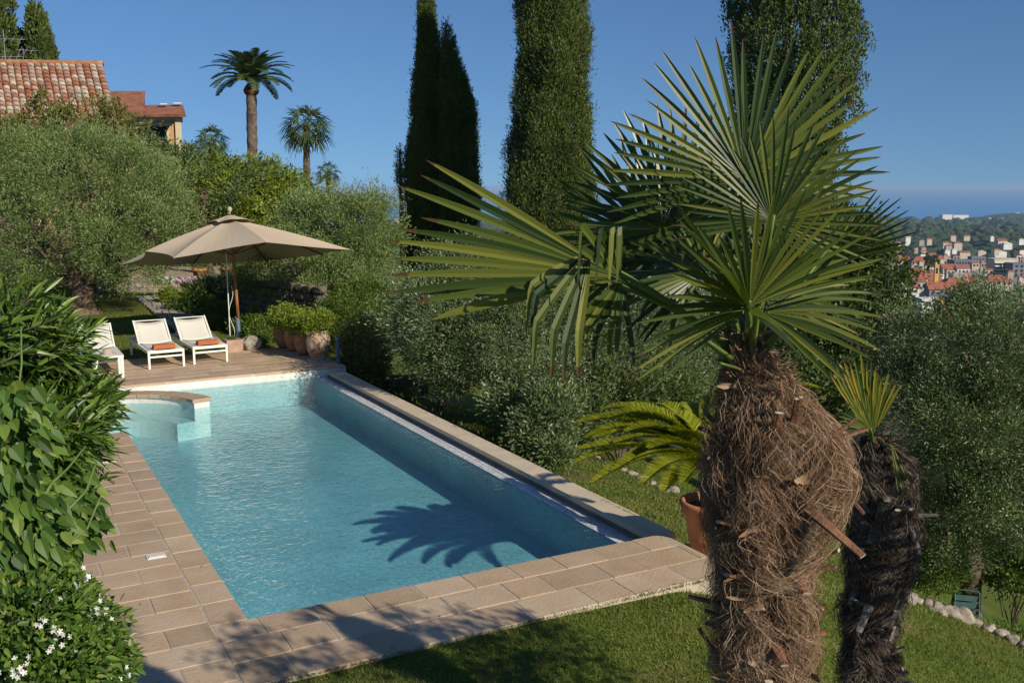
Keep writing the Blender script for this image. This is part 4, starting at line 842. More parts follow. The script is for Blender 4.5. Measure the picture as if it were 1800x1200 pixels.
for px, py, D, hgt in [(1010, 745, 8.6, .35), (1018, 790, 8.2, .2), (1040, 850, 7.9, .3), (1060, 720, 8.9, .35), (1085, 715, 9.2, .3), (1045, 770, 8.4, .3), (1130, 850, 7.8, .25), (1165, 865, 7.8, .2), (1160, 712, 9.3, .25), (1205, 710, 9.3, .2), (1230, 712, 9.4, .15), (1010, 815, 8.3, .3), (1100, 760, 8.3, .3), (1440, 685, 8.8, .45), (1380, 675, 9.1, .4), (1420, 800, 8.0, .3), (1330, 850, 7.6, .3), (1290, 680, 9.2, .35), (1440, 740, 8.3, .35), (1110, 805, 8.2, .3), (1060, 740, 8.6, .42), (1180, 760, 8.4, .2), (1030, 770, 8.5, .38), (1080, 780, 8.3, .28), (1120, 730, 8.9, .3), (1140, 790, 8.1, .22), (1185, 730, 9.0, .2), (1075, 830, 8.0, .3), (1200, 850, 7.8, .15), (1095, 745, 8.7, .36), (1370, 700, 8.9, .4), (1250, 700, 9.3, .25)]:
    tipp = at(px, py, D); t = np.linspace(0, 1, 12)[:, None]; ctl = c0+(tipp-c0)*.45+UZ*hgt*1.3
    P = (1-t)**2*c0+2*t*(1-t)*ctl+t**2*tipp
    pinnate(cy, P, 120, .16, .014, 'cycas', 40, sr=.007, droopl=.1, frac0=.1)

# ------------------------------------------------------------------ foreground plants at the left
ole = thing('oleander_bush', at(-40, 1500, 3.2)*np.array([1, 1, 0]), 'dark green long leaved oleander bush in the left foreground', 'bush')
obl = blobpx([(-20, 590, 3.1, 110, 110, .3), (36, 610, 3.3, 70, 80, .28), (92, 725, 3.3, 74, 72, .28), (30, 760, 3.1, 105, 105, .3), (62, 800, 3.4, 62, 75, .3), (-15, 880, 3.2, 100, 80, .3), (118, 700, 3.6, 48, 42, .22)])
LP = []; LD = []; LN = []; LL = []; sm = MB(); basep = np.array(ole.location)
for bc, br in obl:
    for _ in range(46):
        u = unit(1)[0]; u = nrm(u+RX*.35+UZ*.25); tip = bc+u*np.array(br)*rng.uniform(.75, 1.05); sdir = nrm(u*.7+UZ*.45+RX*.25+rng.normal(0, .2, 3)); st = tip-sdir*.26
        sm.tube(np.array([st-UZ*.12-u*.1, st, tip]), [.005, .004, .002], 5)
        for j in range(9):
            pp = st+(tip-st)*(j/8.)
            for q in range(3):
                a = j*1.05+q*2.094; x_ = nrm(np.cross(sdir, [.3, .5, .8])); y_ = np.cross(sdir, x_); o_ = math.cos(a)*x_+math.sin(a)*y_; lift_ = .55+.9*(j/8.)**2
                LP.append(pp); LD.append(o_+sdir*lift_+rng.normal(0, .12, 3)); LN.append(sdir+rng.normal(0, .15, 3)); LL.append(rng.uniform(.09, .15)*(1-.3*(j/8.)**3))
mb = MB(); n = len(LP); mb.long_leaves(np.array(LP), np.array(LD), np.array(LN), np.array(LL), np.array(LL)*.135, rng.uniform(.0, .35, n), .3, 7)
mb.build('foliage', M['oleander'], ole)
for bc, br in obl: limb(sm, basep, bc, .02, .008, .1, 7, 6)
sm.build('stem', M['greybark'], ole)

def heart_leaves(mb, P, D, N, L, wd=.75, k=0):
    # outline of a heart shaped leaf with a folded midrib, 2 x 7 points
    t = np.array([0, .1, .3, .5, .7, .88, 1.0]); hwp = np.array([.12, .40, .5, .44, .29, .12, 0.0]); n = len(P); D = nrm(D); S = nrm(np.cross(D, N)); Nn = np.cross(S, D)
    C = P[:, None]+D[:, None]*(L[:, None]*t)[..., None]-UZ*(L[:, None]*.25*t**2)[..., None]
    hw = L[:, None]*hwp*wd; A = C+S[:, None]*hw[..., None]+Nn[:, None]*(hw*.35)[..., None]-D[:, None]*(L[:, None]*np.array([.1, .06, 0, 0, 0, 0, 0]))[..., None]; B_ = C-S[:, None]*hw[..., None]+Nn[:, None]*(hw*.35)[..., None]-D[:, None]*(L[:, None]*np.array([.1, .06, 0, 0, 0, 0, 0]))[..., None]
    V = np.stack([A, C, B_], 2); m_ = len(t); q = np.arange(n)[:, None, None]*m_*3+np.arange(m_-1)[None, :, None]*3+np.arange(2)
    mb.add(V.reshape(-1, 3), np.stack([q, q+1, q+4, q+3], -1).reshape(-1, 4))
vine = thing('climbing_vine', at(-20, 1500, 2.3)*np.array([1, 1, 0]), 'climbing vine with broad heart shaped leaves hanging over the oleander at the left edge', 'vine')
vb = blobpx([(20, 760, 2.3, 60, 110, .12), (40, 900, 2.35, 90, 80, .15), (120, 880, 2.6, 50, 60, .12), (10, 990, 2.3, 80, 60, .15), (100, 960, 2.5, 50, 40, .1), (150, 930, 2.7, 30, 35, .1)])
P = []; Dd = []; 
for (bc, br), cnt in zip(vb, (160, 300, 110, 210, 80, 30)):
    u = unit(cnt); P.append(bc+u*np.array(br)*rng.uniform(.5, 1, cnt)[:, None]); Dd.append(u*.6+np.array([0, 0, -.7])+RX*.3+rng.normal(0, .3, (cnt, 3)))
P = np.vstack(P); Dd = np.vstack(Dd); mb = MB(); heart_leaves(mb, P, Dd, -HX+UZ*.6+rng.normal(0, .35, P.shape), rng.uniform(.018, .047, len(P))); mb.build('foliage', M['vine'], vine, smooth=False)
mb = MB()
for pts in ([(30, 1040), (12, 900), (20, 760), (38, 640), (37, 570)], [(-5, 1000), (5, 850), (-10, 700)], [(60, 1000), (110, 900), (150, 860), (168, 810)], [(40, 1010), (100, 960), (150, 930), (175, 870)], [(0, 860), (60, 790), (100, 700)], [(70, 880), (90, 845), (118, 820), (150, 780)]):
    Q = np.array([at(x, y_, 2.3+.05*i) for i, (x, y_) in enumerate(pts)]); s_ = np.linspace(0, 1, len(Q)); tt = np.linspace(0, 1, 14); Q = np.stack([np.interp(tt, s_, Q[:, i]) for i in range(3)], -1)
    mb.tube(Q, np.linspace(.005, .0022, 14), 6)
mb.build('stem', M['petiole'], vine, smooth=True)
jas = thing('star_jasmine', at(-20, 1700, 2.2)*np.array([1, 1, 0]), 'star jasmine bush covered in small white flowers at the bottom left', 'bush')
jb = blobpx([(40, 1080, 2.2, 110, 80, .2), (110, 1120, 2.3, 90, 80, .2), (60, 1180, 2.1, 120, 80, .2), (150, 1180, 2.3, 60, 70, .15), (30, 1000, 2.35, 80, 45, .15), (100, 1050, 2.4, 60, 40, .12), (10, 1280, 2.1, 150, 90, .2), (140, 1290, 2.3, 80, 90, .15)])
mb = MB(); P = []; Dd = []
for bc, br in jb:
    n = 1500; u = unit(n); P.append(bc+u*np.array(br)*rng.uniform(.55, 1.03, n)[:, None]); Dd.append(u*.6+UZ*.3+RX*.2+rng.normal(0, .5, (n, 3)))
P = np.vstack(P); Dd = np.vstack(Dd); mb.long_leaves(P, Dd, UZ-HX*.5+rng.normal(0, .4, P.shape), rng.uniform(.013, .036, len(P)), rng.uniform(.006, .013, len(P)), .2, .3, 5, [.3, .9, 1, .6, .05]); mb.build('foliage', M['jasmine'], jas)
fm = MB(); FP = []; FD = []; FN = []
for bc, br in jb:
    for _ in range(9):
        u = nrm(unit(1)[0]-HX*.5+RX*.2+UZ*.3); c = bc+u*np.array(br)*1.02
        for _ in range(rng.integers(3, 8)):
            cc = c+rng.normal(0, .014, 3); ax = nrm(u+rng.normal(0, .5, 3)-HX*.4); x_ = nrm(np.cross(ax, [.2, .4, .9])); y_ = np.cross(ax, x_)
            for q in range(5):
                a = q*1.2566+rng.uniform(0, .2); FP.append(cc); FD.append(math.cos(a)*x_+math.sin(a)*y_+ax*.25); FN.append(ax)
FP = np.array(FP); fm.long_leaves(FP, np.array(FD), np.array(FN), .0072, .0040, 0, .1, 4, [.3, .8, 1, .5]); fm.build('flowers', M['petal'], jas)
sm = MB()
for bc, br in jb: limb(sm, np.array(jas.location), bc, .01, .004, .1, 6, 5)
sm.build('stem', M['greybark'], jas)

# ------------------------------------------------------------------ parasol, loungers, jars
up = gp(421, 600, 0.0)
par = thing('parasol', up, 'large beige canvas parasol tilted over the sun loungers', 'parasol')
apex = at(405, 378, 20.7)
mb = MB(); mb.tube(np.linspace(up+UZ*.5, apex-UZ*.03, 6), .032, 12); mb.build('pole', M['wood'], par, smooth=True)
mb = MB(); mb.tube([up-UZ*.1, up+(apex-up)*.2], .045, 12); mb.build('pole_base', M['blue'], par, smooth=True)
tips = [at(306, 451, 19.2), at(469, 424, 18.7), at(618, 438, 20.4), at(570, 446, 22.2), at(470, 456, 22.9), at(340, 461, 23.0), at(210, 463, 22.2), at(256, 439, 20.2)]
mb = MB(); ns = 9
for i in range(8):
    a, b_ = tips[i], tips[(i+1) % 8]; G = np.zeros((ns, 9, 3))
    for k in range(ns):
        r = .13+.87*k/(ns-1)
        for j in range(9):
            s_ = j/8; e = a*(1-s_)+b_*s_; p = apex-UZ*.05+(e-apex+UZ*.05)*r
            p = p-UZ*(.0) + (apex-e)*np.array([1, 1, 0])*(.10*math.sin(math.pi*s_)*r**2) - UZ*.12*math.sin(math.pi*s_)*r*(1-r)*1.2 + UZ*.035*math.sin(math.pi*r)
            G[k, j] = p
    mb.grid(G)
can = mb.build('canopy', M['canvas'], par)
md = can.modifiers.new('thickness', 'SOLIDIFY'); md.thickness = .004
mb = MB()
for i in range(8):
    a, b_ = tips[i], tips[(i+1) % 8]; G = np.zeros((4, 7, 3))
    for k in range(4):
        r = .02+.19*k/3
        for j in range(7):
            s_ = j/6; e = a*(1-s_)+b_*s_; G[k, j] = apex+UZ*.03+(e-apex)*r+UZ*(.02*math.sin(math.pi*s_)*r*5-.0)+UZ*.015*math.sin(math.pi*r*2)
    mb.grid(G)
vt = mb.build('vent_cap', M['canvas'], par); md = vt.modifiers.new('thickness', 'SOLIDIFY'); md.thickness = .004
mb = MB(); mb.lathe(apex+UZ*.05, [(.02, 0), (.02, .04), (.045, .06), (.055, .10), (.035, .14), (0, .15)], 12); mb.build('finial', M['stubcut'], par, smooth=True)
hub = apex+(up-apex)*.3
for i in range(8):
    mb = MB(); mid = apex+(tips[i]-apex)*.5-UZ*.03; mb.tube([apex-UZ*.12, mid, tips[i]-UZ*.015], .014, 5); mb.tube([hub, mid-UZ*.02], .012, 5); mb.build('rib', M['oldwood'], par)
rp = gp(405, 600, 0.0); mb = MB(); mb.tube([rp, rp+UZ*1.95], .011, 8); mb.build('support_rod', M['white'], par)
mb = MB(); t = np.linspace(0, 1, 30)[:, None]; q = rp+RX*.05+(UZ*1.2)*t+RX*(.05*np.sin(t*9)); mb.tube(q, .006, 5); mb.build('cord', M['white'], par)

def lounger_parts(root):
    o = np.array(root.location); X = np.array([1, 0, 0.]); Y = np.array([0, 1, 0.])
    L = 1.95; Wd = .60; hz = .30
    mb = MB()
    for sx in (0, Wd): mb.box(o+X*sx+Y*L/2+UZ*hz, (.035, L, .05))
    mb.box(o+X*Wd/2+UZ*hz, (Wd, .035, .05)); mb.box(o+X*Wd/2+Y*L+UZ*hz, (Wd, .035, .05)); mb.box(o+X*Wd/2+UZ*(hz-.09), (Wd, .03, .03))
    for y_ in (.5, 1.0, 1.45): mb.box(o+X*Wd/2+Y*y_+UZ*(hz-.02), (Wd, .03, .025))
    mb.build('frame', M['white'], root)
    for sx in (0, Wd):
        for sy in (0, L-.12):
            mb = MB(); mb.box(o+X*sx+Y*sy+UZ*(hz+.02)/2, (.037, .037, hz+.03)); mb.build('leg', M['white'], root)
    mb = MB(); mb.grid(np.array([[o+X*(.02+(Wd-.04)*a)+Y*b_+UZ*(hz+.03-.025*math.sin(math.pi*a)) for a in np.linspace(0, 1, 7)] for b_ in np.linspace(.0, .98, 8)])); s_ = mb.build('seat', M['sling'], root, smooth=True)
    s_.modifiers.new('thickness', 'SOLIDIFY').thickness = .006
    bt = np.array([0, .45, .70])
    mb = MB(); mb.grid(np.array([[o+X*(.02+(Wd-.04)*a)+Y*(.98+.50*b_)+UZ*(hz+.03+.36*b_-.04*math.sin(math.pi*a)-.02*math.sin(math.pi*b_)) for a in np.linspace(0, 1, 7)] for b_ in np.linspace(0, 1, 8)])); s_ = mb.build('backrest', M['sling'], root, smooth=True)
    s_.modifiers.new('thickness', 'SOLIDIFY').thickness = .006
    mb = MB()
    for sx in (0.01, Wd-.01): mb.beam(o+X*sx+Y*.98+UZ*(hz+.02), o+X*sx+Y*1.49+UZ*(hz+.40), .028)
    mb.beam(o+Y*1.49+UZ*(hz+.395), o+X*Wd+Y*1.49+UZ*(hz+.395), .026, .014); mb.beam(o+X*.05+Y*1.3+UZ*(hz+.24), o+X*.05+Y*1.7+UZ*hz, .02); mb.beam(o+X*(Wd-.05)+Y*1.3+UZ*(hz+.24), o+X*(Wd-.05)+Y*1.7+UZ*hz, .02)
    mb.build('backrest_frame', M['white'], root)
lg = thing('sun_lounger', (2.58, 18.6, 0), 'white sling sun lounger with folded orange towel, middle of the three', 'sun lounger', 'white sun loungers under the parasol')
lounger_parts(lg); lg.rotation_euler.z = R_(2)
for x, y_, rz, lb in ((3.38, 18.70, 3, 'white sling sun lounger with folded orange towel, nearest the parasol pole'), (1.52, 18.5, 0, 'white sling sun lounger without towel, partly hidden by the oleander')):
    c = lg.copy(); COL.objects.link(c); c.location = (x, y_, 0); c.rotation_euler.z = R_(rz); c['label'] = lb
    for ch in list(lg.children):
        d = ch.copy(); COL.objects.link(d); d.parent = c
for x, y_, rz, lb in ((2.80, 18.66, 2, 'folded orange towel on the middle lounger'), (3.60, 18.77, 3, 'folded orange towel on the lounger nearest the parasol pole')):
    mb = MB()
    for k in range(3):
        mb.box((.08, .12, .355+.024*k), (.40-.01*k, .20-.006*k, .022))
    G = np.array([[( -.12+.002*0, .12+.10*math.cos(a), .379+.036*math.sin(a))] for a in np.linspace(0, 1, 2)])
    o = mb.build('towel', M['towel']); o.location = (x-.0, y_, -.01); o.rotation_euler.z = R_(rz); tag(o, lb, 'towel', 'orange towels on the loungers')
    bv = o.modifiers.new('soft', 'BEVEL'); bv.width = .010; bv.segments = 3
st = thing('side_table', (1.62, 17.95, 0), 'small white side table in front of the leftmost lounger', 'side table')
mb = MB(); mb.box((1.85, 18.15, .38), (.46, .46, .03)); mb.build('table_top', M['white'], st)
for sx in (1.65, 2.05):
    for sy in (17.95, 18.35): mb = MB(); mb.box((sx, sy, .19), (.04, .04, .37)); mb.build('leg', M['white'], st)
hp = np.array([1.85, 18.15, .395]); mb = MB(); mb.lathe(hp, [(.15, 0), (.15, .006), (.08, .02), (.075, .08), (.05, .10), (0, .105)], 20); tag(mb.build('straw_hat', M['stubcut'], smooth=True), 'pale straw hat lying on the white side table', 'hat')

JARP = [(0, 0), (.13, 0), (.17, .05), (.235, .22), (.265, .38), (.255, .50), (.215, .60), (.19, .635), (.215, .655), (.215, .675), (.17, .675), (.16, .62)]
JB = [(5.52, 17.98, .84, 'jar_pale', 'largest pale mottled clay jar with leafy shrub, nearest the pool'), (5.46, 18.72, .72, 'jar', 'brown clay jar just behind the largest one'), (5.42, 19.25, .72, 'jar', 'third clay jar from the pool in the row'), (5.36, 19.78, .76, 'jar', 'farthest clay jar of the row, half behind the others')]
for i, (x, y_, s_, ml, lb) in enumerate(JB):
    j = thing('clay_jar', (x, y_, 0), lb, 'jar', 'clay jars in a row on the far deck')
    mb = MB(); mb.lathe((x, y_, .012), np.array(JARP)*s_*np.array([1.05, .98]), 36); mb.build('jar_body', M[ml], j, smooth=True)
    mb = MB(); mb.lathe((x, y_, .012), [(0, .6*s_), (.175*s_, .6*s_)], 20); mb.build('soil', M['soil'], j)
    t = thing('potted_shrub', (x, y_, .6*s_), ['bright green shrub spilling over the largest pale jar', 'bright green shrub in the jar behind the largest one', 'bright green shrub in the third jar from the pool', 'bright green shrub in the farthest jar'][i], 'shrub', 'shrubs in the clay jars')
    cm = MB(); bl = [((x-.05, y_, .78*s_+.04), (.30, .30, .17)), ((x+.1, y_+.05, .88*s_), (.2, .2, .16))]; foliage(cm, bl, 2600, .05, .03, .10, up=.4, per=12); cm.build('foliage', M['citrus'], t)
    sm = MB(); 
    for _ in range(6): limb(sm, (x, y_, .58*s_), np.array((x, y_, .85*s_))+rng.normal(0, .12, 3), .008, .003, .1, 4, 5)
    sm.build('stem', M['greybark'], t)
mb = MB(); mb.lathe((5.52, 17.98, 0), [(0, .001), (.20, .001), (.22, .012), (0, .012)], 28); tag(mb.build('saucer', M['plastic']), 'pale saucer under the largest clay jar', 'saucer')
pp = np.array([5.72, 17.45, 0]); mb = MB(); mb.tube([pp-UZ*.2, pp+UZ*.44], .04, 16); mb.lathe(pp+UZ*.44, [(.045, 0), (.045, .03), (.02, .05), (0, .05)], 14); tag(mb.build('bollard', M['blue']), 'blue grey metal post at the corner of the far deck', 'post')
def rock(c, r, seed, sc=(1, 1, .8)):
    import bmesh
    bm = bmesh.new(); bmesh.ops.create_icosphere(bm, subdivisions=3, radius=1); rs = np.random.default_rng(seed); k = rs.normal(0, 1, (5, 3)); ph = rs.random(5)*6
    V = []; 
    for v in bm.verts:
        p = np.array(v.co); d = 1+sum(.09*math.sin(2.2*(p@k[i])+ph[i]) for i in range(5)); V.append(np.asarray(c)+p*d*r*np.array(sc))
    F = np.array([[q.index for q in f.verts] for f in bm.faces]); bm.free(); return V, F
rb = gp(441, 612, 0); mb = MB(); V, F = rock(rb+UZ*.11, .19, 3, (1.1, .9, .85)); mb.add(V, F); tag(mb.build('rock', M['palestone']), 'pale boulder beside the foot of the parasol', 'rock')
pl = gp(410, 615, 0); t = thing('stone_planter', pl, 'square pinkish stone planter with spiky plants left of the boulder', 'planter')
mb = MB(); ax = (nrm(np.array([1, .05, 0])), nrm(np.array([-.05, 1, 0])), UZ); mb.box(pl+UZ*.12, (.30, .28, .24), ax, taper=1.08); mb.build('planter_box', M['pinkstone'], t)
mb = MB(); n = 60; a = rng.random(n)*6.28; mb.long_leaves(pl+UZ*.22+rng.normal(0, .04, (n, 3))*np.array([1, 1, .1]), np.stack([np.cos(a), np.sin(a), rng.uniform(.6, 2, n)], -1), np.tile(UZ, (n, 1)), rng.uniform(.1, .22, n), .014, .2, .3, 5); mb.build('foliage', M['olive_silver'], t)

# ------------------------------------------------------------------ path, terrace, walls behind
pm = MB(); A0, A1 = gp(205, 512, .12), gp(300, 512, .12); B0, B1 = gp(400, 640, .0), gp(470, 640, .0)
def pathpt(u, v):
    # u across, v along (0 far)
    L0 = gp(228+u*85, 512+0, .14); 
    xl = np.interp(v, [0, .5, 1], [0, 0, 0]); py = 512+(606-512)*v; left = 228+(345-228)*v**1.05; wd = 80-28*v
    return gp(left+wd*u, py, .12*(1-v)+.03)
nv_, nu_ = 26, 5
for i in range(nv_):
    cuts = np.sort(np.concatenate([[0, 1], (np.arange(1, nu_)+rng.uniform(-.25, .25, nu_-1))/nu_]))
    for j in range(nu_):
        v0, v1 = i/nv_+.004, (i+1)/nv_-.004; u0, u1 = cuts[j]+.02, cuts[j+1]-.02
        P = [pathpt(u0, v1), pathpt(u1, v1), pathpt(u1, v0), pathpt(u0, v0)]; z = rng.uniform(0, .012); P = [p+UZ*(.03+z) for p in P]; Pb = [p-UZ*.06 for p in P]
        pm.add(P+Pb, np.array([[0, 1, 2, 3], [4, 5, 1, 0], [5, 6, 2, 1], [6, 7, 3, 2], [7, 4, 0, 3]]), rng.uniform(.75, 1.1)*np.array([1, .98, .95]))
tag(pm.build('path', M['pathstone'], attr=True), kind='structure')
gm = MB(); zt = .55
T0, T1 = gp(190, 512, .17), gp(455, 510, .17)
d_ = nrm(T1-T0); n_ = np.array([-d_[1], d_[0], 0]);
P = [T0-d_*6+UZ*(zt-T0[2]), T1+d_*1+UZ*(zt-T1[2]), T1+d_*1+n_*9+UZ*(zt-T1[2]), T0-d_*6+n_*9+UZ*(zt-T0[2])]
gm.add(P+[p-UZ*1.2 for p in P], np.array([[0, 1, 2, 3], [4, 5, 1, 0], [5, 6, 2, 1], [6, 7, 3, 2], [7, 4, 0, 3]])); tag(gm.build('gravel_terrace', M['gravel']), kind='structure')
t = thing('terrace_wall', T0, 'low pale stone wall below the gravel terrace at the end of the path', 'wall'); mb = MB(); x = -5.9
while x < np.linalg.norm(T1-T0)+.9:
    l = rng.uniform(.35, .6)
    for r_ in range(2): mb.box(T0+d_*(x+l/2+r_*.15)-n_*.10+UZ*(zt-T0[2]-.12-.21*r_), (l-.015, .18+rng.uniform(0, .02), .2), (d_, n_, UZ))
    x += l
mb.build('stones', M['palestone'], t)
# dark rubble retaining wall right of the shrubs
Wa, Wb = gp(410, 575, .0), gp(545, 600, -.02); Wa = at(405, 560, 24.5); Wb = at(560, 590, 21.6); Wa[2] = 0; Wb[2] = 0; d_ = nrm(Wb-Wa); n_ = np.array([-d_[1], d_[0], 0]); ln = np.linalg.norm(Wb-Wa)
t = thing('rubble_wall', Wa, 'dark dry stone retaining wall behind the shrubs and clay jars', 'wall'); mb = MB(); z = 0; 
mb.box(Wa+d_*ln/2+n_*.15+UZ*.45, (ln, .2, .94), (d_, n_, UZ))
while z < .95:
    x = 0; h_ = rng.uniform(.13, .2)
    while x < ln:
        l = rng.uniform(.18, .42); V, F = rock(Wa+d_*(x+l/2)+UZ*(z+h_/2), 1, rng.integers(1e6), (1, 1, 1)); V = np.array(V); c = Wa+d_*(x+l/2)+UZ*(z+h_/2); q = V-c; q = np.sign(q)*np.abs(q)**.55
        mb.add(c+(q[:, 0:1]*d_*l*.5+q[:, 1:2]*n_*.1+q[:, 2:3]*UZ*h_*.5), F); x += l
    z += h_
mb.build('stones', M['wallstone'], t)
for px, py, lb in ((352, 492, 'terracotta pot with leafy plant on the terrace wall, left of two'), (400, 490, 'terracotta pot with spindly plant by the parasol pole, right of two')):
    c = gp(px, py, zt); t = thing('terracotta_pot', c, lb, 'pot', 'small pots on the gravel terrace'); mb = MB(); mb.lathe(c, [(0, 0), (.13, 0), (.19, .30), (.22, .31), (.22, .38), (.18, .38), (.17, .33), (0, .33)], 20); mb.build('pot_body', M['terra'], t, smooth=True)
    q = thing('potted_plant', c+UZ*.33, lb.replace('terracotta pot with ', '').replace(' on the', ' in a pot on the').replace(' by the', ' in a pot by the'), 'plant', 'plants in the terrace pots'); cm = MB(); foliage(cm, [(c+UZ*.55, (.2, .2, .22))], 700, .08, .03, .1, up=.6, per=12); cm.build('foliage', M['bush'], q)
for px, n, ml, lb in ((335, 500, 'pink', 'pink lavender flowers edging the gravel terrace'), (287, 300, 'petal', 'white flowers edging the gravel terrace')):
    c = gp(px, 496, zt)+UZ*.03; t = thing('flower_patch', c, lb, 'flowers'); cm = MB(); foliage(cm, [(c+UZ*.05, (.36, .14, .07))], n, .05, .04, .05, up=.6, per=8); cm.build('flowers', M[ml], t)
    cm = MB(); foliage(cm, [(c, (.36, .14, .06))], 500, .06, .02, .05, up=.6, per=8); cm.build('foliage', M['bush'], t)
c = gp(365, 478, zt); t = thing('shade_tree', c, 'dark tree trunk standing on the gravel terrace behind the parasol', 'tree'); mb = MB(); limb(mb, c, c+UZ*2.6, .2, .14, .05); mb.build('trunk', M['core'], t)
cm = MB(); foliage(cm, [(c+UZ*3.0, (1.9, 1.6, .9)), (c+UZ*2.8-RX*2.4, (1.3, 1.3, .8)), (c+UZ*1.6-RX*3.5+HX*2, (1.6, 1, 1.4)), (c+UZ*1.2+HX*3.5, (3.5, .8, 1.2))], 16000, .12, .05, .3); cm.build('crown', M['dark'], t)
c = gp(335, 470, zt)+HX*1.0; t = thing('garden_bench', c, 'blue green garden bench in the shade behind the parasol', 'bench'); ax = (RX, HX, UZ)
mb = MB(); [mb.box(c+HX*(.1*k)+UZ*.45, (1.3, .08, .03), ax) for k in range(4)]; mb.build('seat', M['glassblue'], t)
mb = MB(); [mb.box(c+HX*.4+UZ*(.58+.1*k), (1.3, .03, .07), ax) for k in range(3)]; mb.build('backrest', M['glassblue'], t)
for sx in (-.6, .6):
    for sy in (0, .35): mb = MB(); mb.box(c+RX*sx+HX*sy+UZ*.22, (.05, .05, .44), ax); mb.build('leg', M['oldwood'], t)

# slatted table / frame beyond the pool wall
c = at(700, 700, 18.6); c[2] = gz(c); t = thing('slatted_frame', c, 'dark weathered wooden slatted frame with climbing plant beyond the pool wall', 'wooden frame'); zt2 = at(0, 672, 18.6)[2]
cx_, cy_ = np.array([1, 0, 0.]), np.array([0, 1, 0.])
for sx in (-.5, .5):
    for sy in (-.45, .45): mb = MB(); q = c+RX*sx+HX*sy; mb.box(np.array([q[0], q[1], (zt2+c[2])/2]), (.07, .07, zt2-c[2]), (RX, HX, UZ)); mb.build('leg', M['oldwood'], t)
mb = MB()
for k in range(8): mb.box(np.array([c[0], c[1], zt2+.05])+HX*(-.5+k*.143), (1.2, .05, .035), (RX, HX, UZ))
mb.build('slats', M['oldwood'], t); mb = MB()
for s_ in (-.5, .5): mb.box(np.array([c[0], c[1], zt2])+RX*s_, (.06, 1.1, .07), (RX, HX, UZ))
mb.build('rail', M['oldwood'], t)
cp_ = np.array([c[0], c[1], zt2])
shrub('creeper', 'small creeper sprawling over the dark slatted frame', 'plant', [(cp_+UZ*.02-RX*.15, (.42, .35, .14)), (cp_-UZ*.25+RX*0-HX*.3, (.3, .25, .2))], 2600, (.05, .025), 'redbush', cr=.1)

# lower bed: stone edging and chair
sp = np.array([(1583, 1052), (1597, 1060), (1612, 1064), (1628, 1069), (1642, 1076), (1655, 1082), (1672, 1088), (1690, 1094), (1712, 1103), (1735, 1112), (1755, 1122), (1775, 1133), (1795, 1143), (1812, 1152)])
def edge_pt(px, py):
    for D in np.arange(6, 25, .05):
        p = at(px, py, D)
        if p[2] < gz(p): return p
    return at(px, py, 14)
ed = thing('stone_edging', edge_pt(1642, 1076), 'row of pale rough stones edging the lawn beside the green chair', 'stone edging')
for i, (px, py) in enumerate(sp):
    mb = MB(); p = edge_pt(px, py); V, F = rock(p+UZ*.04, rng.uniform(.05, .12), 50+i, (1.15, 1, .8)); mb.add(V, F); mb.build('stone', M['palestone' if i % 3 else 'stone'], ed)
ed2 = thing('stone_edging', edge_pt(1120, 830), 'broken line of grey stones in the lawn behind the cycad fronds', 'stone edging')
for i, (px, py) in enumerate([(1050, 808), (1070, 815), (1095, 828), (1110, 835), (1128, 845), (1145, 852), (1162, 860), (1180, 866)]):
    mb = MB(); p = edge_pt(px, py); V, F = rock(p+UZ*.02, rng.uniform(.05, .09), 90+i, (1.3, 1, .6)); mb.add(V, F); mb.build('stone', M['stone'], ed2)
c = at(1702, 1049, 16.6); c[2] -= .90; print('chair ground', c[2], gz(c))
ch = thing('garden_chair', c, 'green painted slatted metal garden chair under the right olive tree', 'chair')
f_ = -HX; Wc = .42; sh = .42
k = 1.0
f_ = nrm(HX*-.95-RX*.3); s2 = np.cross(f_, UZ)
mb = MB()
for i in range(3): mb.beam(c-f_*(.20+.06*(i*.24))+UZ*(.50+.125*i)*k-s2*.19*k, c-f_*(.20+.06*(i*.24))+UZ*(.50+.125*i)*k+s2*.19*k, .012, .10*k)
mb.build('backrest', M['greenmetal'], ch)
mb = MB()
for i in range(5): mb.box(c+f_*(-.15+.085*i)*k+UZ*.42*k, (.38*k, .07*k, .012), (s2, f_, UZ))
mb.build('seat', M['greenmetal'], ch)
mb = MB(); mb.tube([c-f_*.16+UZ*.40*k-s2*.2*k, c-f_*.23+UZ*.86*k-s2*.2*k, c-f_*.235+UZ*.895*k-s2*.17*k, c-f_*.235+UZ*.895*k+s2*.17*k, c-f_*.23+UZ*.86*k+s2*.2*k, c-f_*.16+UZ*.40*k+s2*.2*k], .011*k, 8)
mb.tube([c-f_*.2*k+UZ*.40*k-s2*.2*k, c+f_*.25*k+UZ*.40*k-s2*.2*k, c+f_*.25*k+UZ*.40*k+s2*.2*k, c-f_*.2*k+UZ*.40*k+s2*.2*k], .011*k, 8); mb.build('frame', M['greenmetal'], ch)
for s_ in (-.2, .2):
    for q in (-.2, .24): mb = MB(); mb.tube([c+s2*s_*k+f_*q*k+UZ*.41*k, c+s2*s_*1.1*k+f_*q*1.2*k-UZ*.02], .011*k, 7); mb.build('leg', M['greenmetal'], ch)
    mb = MB(); mb.tube([c+s2*s_*1.05*k-f_*.2*k+UZ*.62*k, c+s2*s_*1.15*k+f_*.2*k+UZ*.62*k, c+s2*s_*1.05*k+f_*.24*k+UZ*.42*k], .011*k, 7); mb.build('armrest', M['greenmetal'], ch)

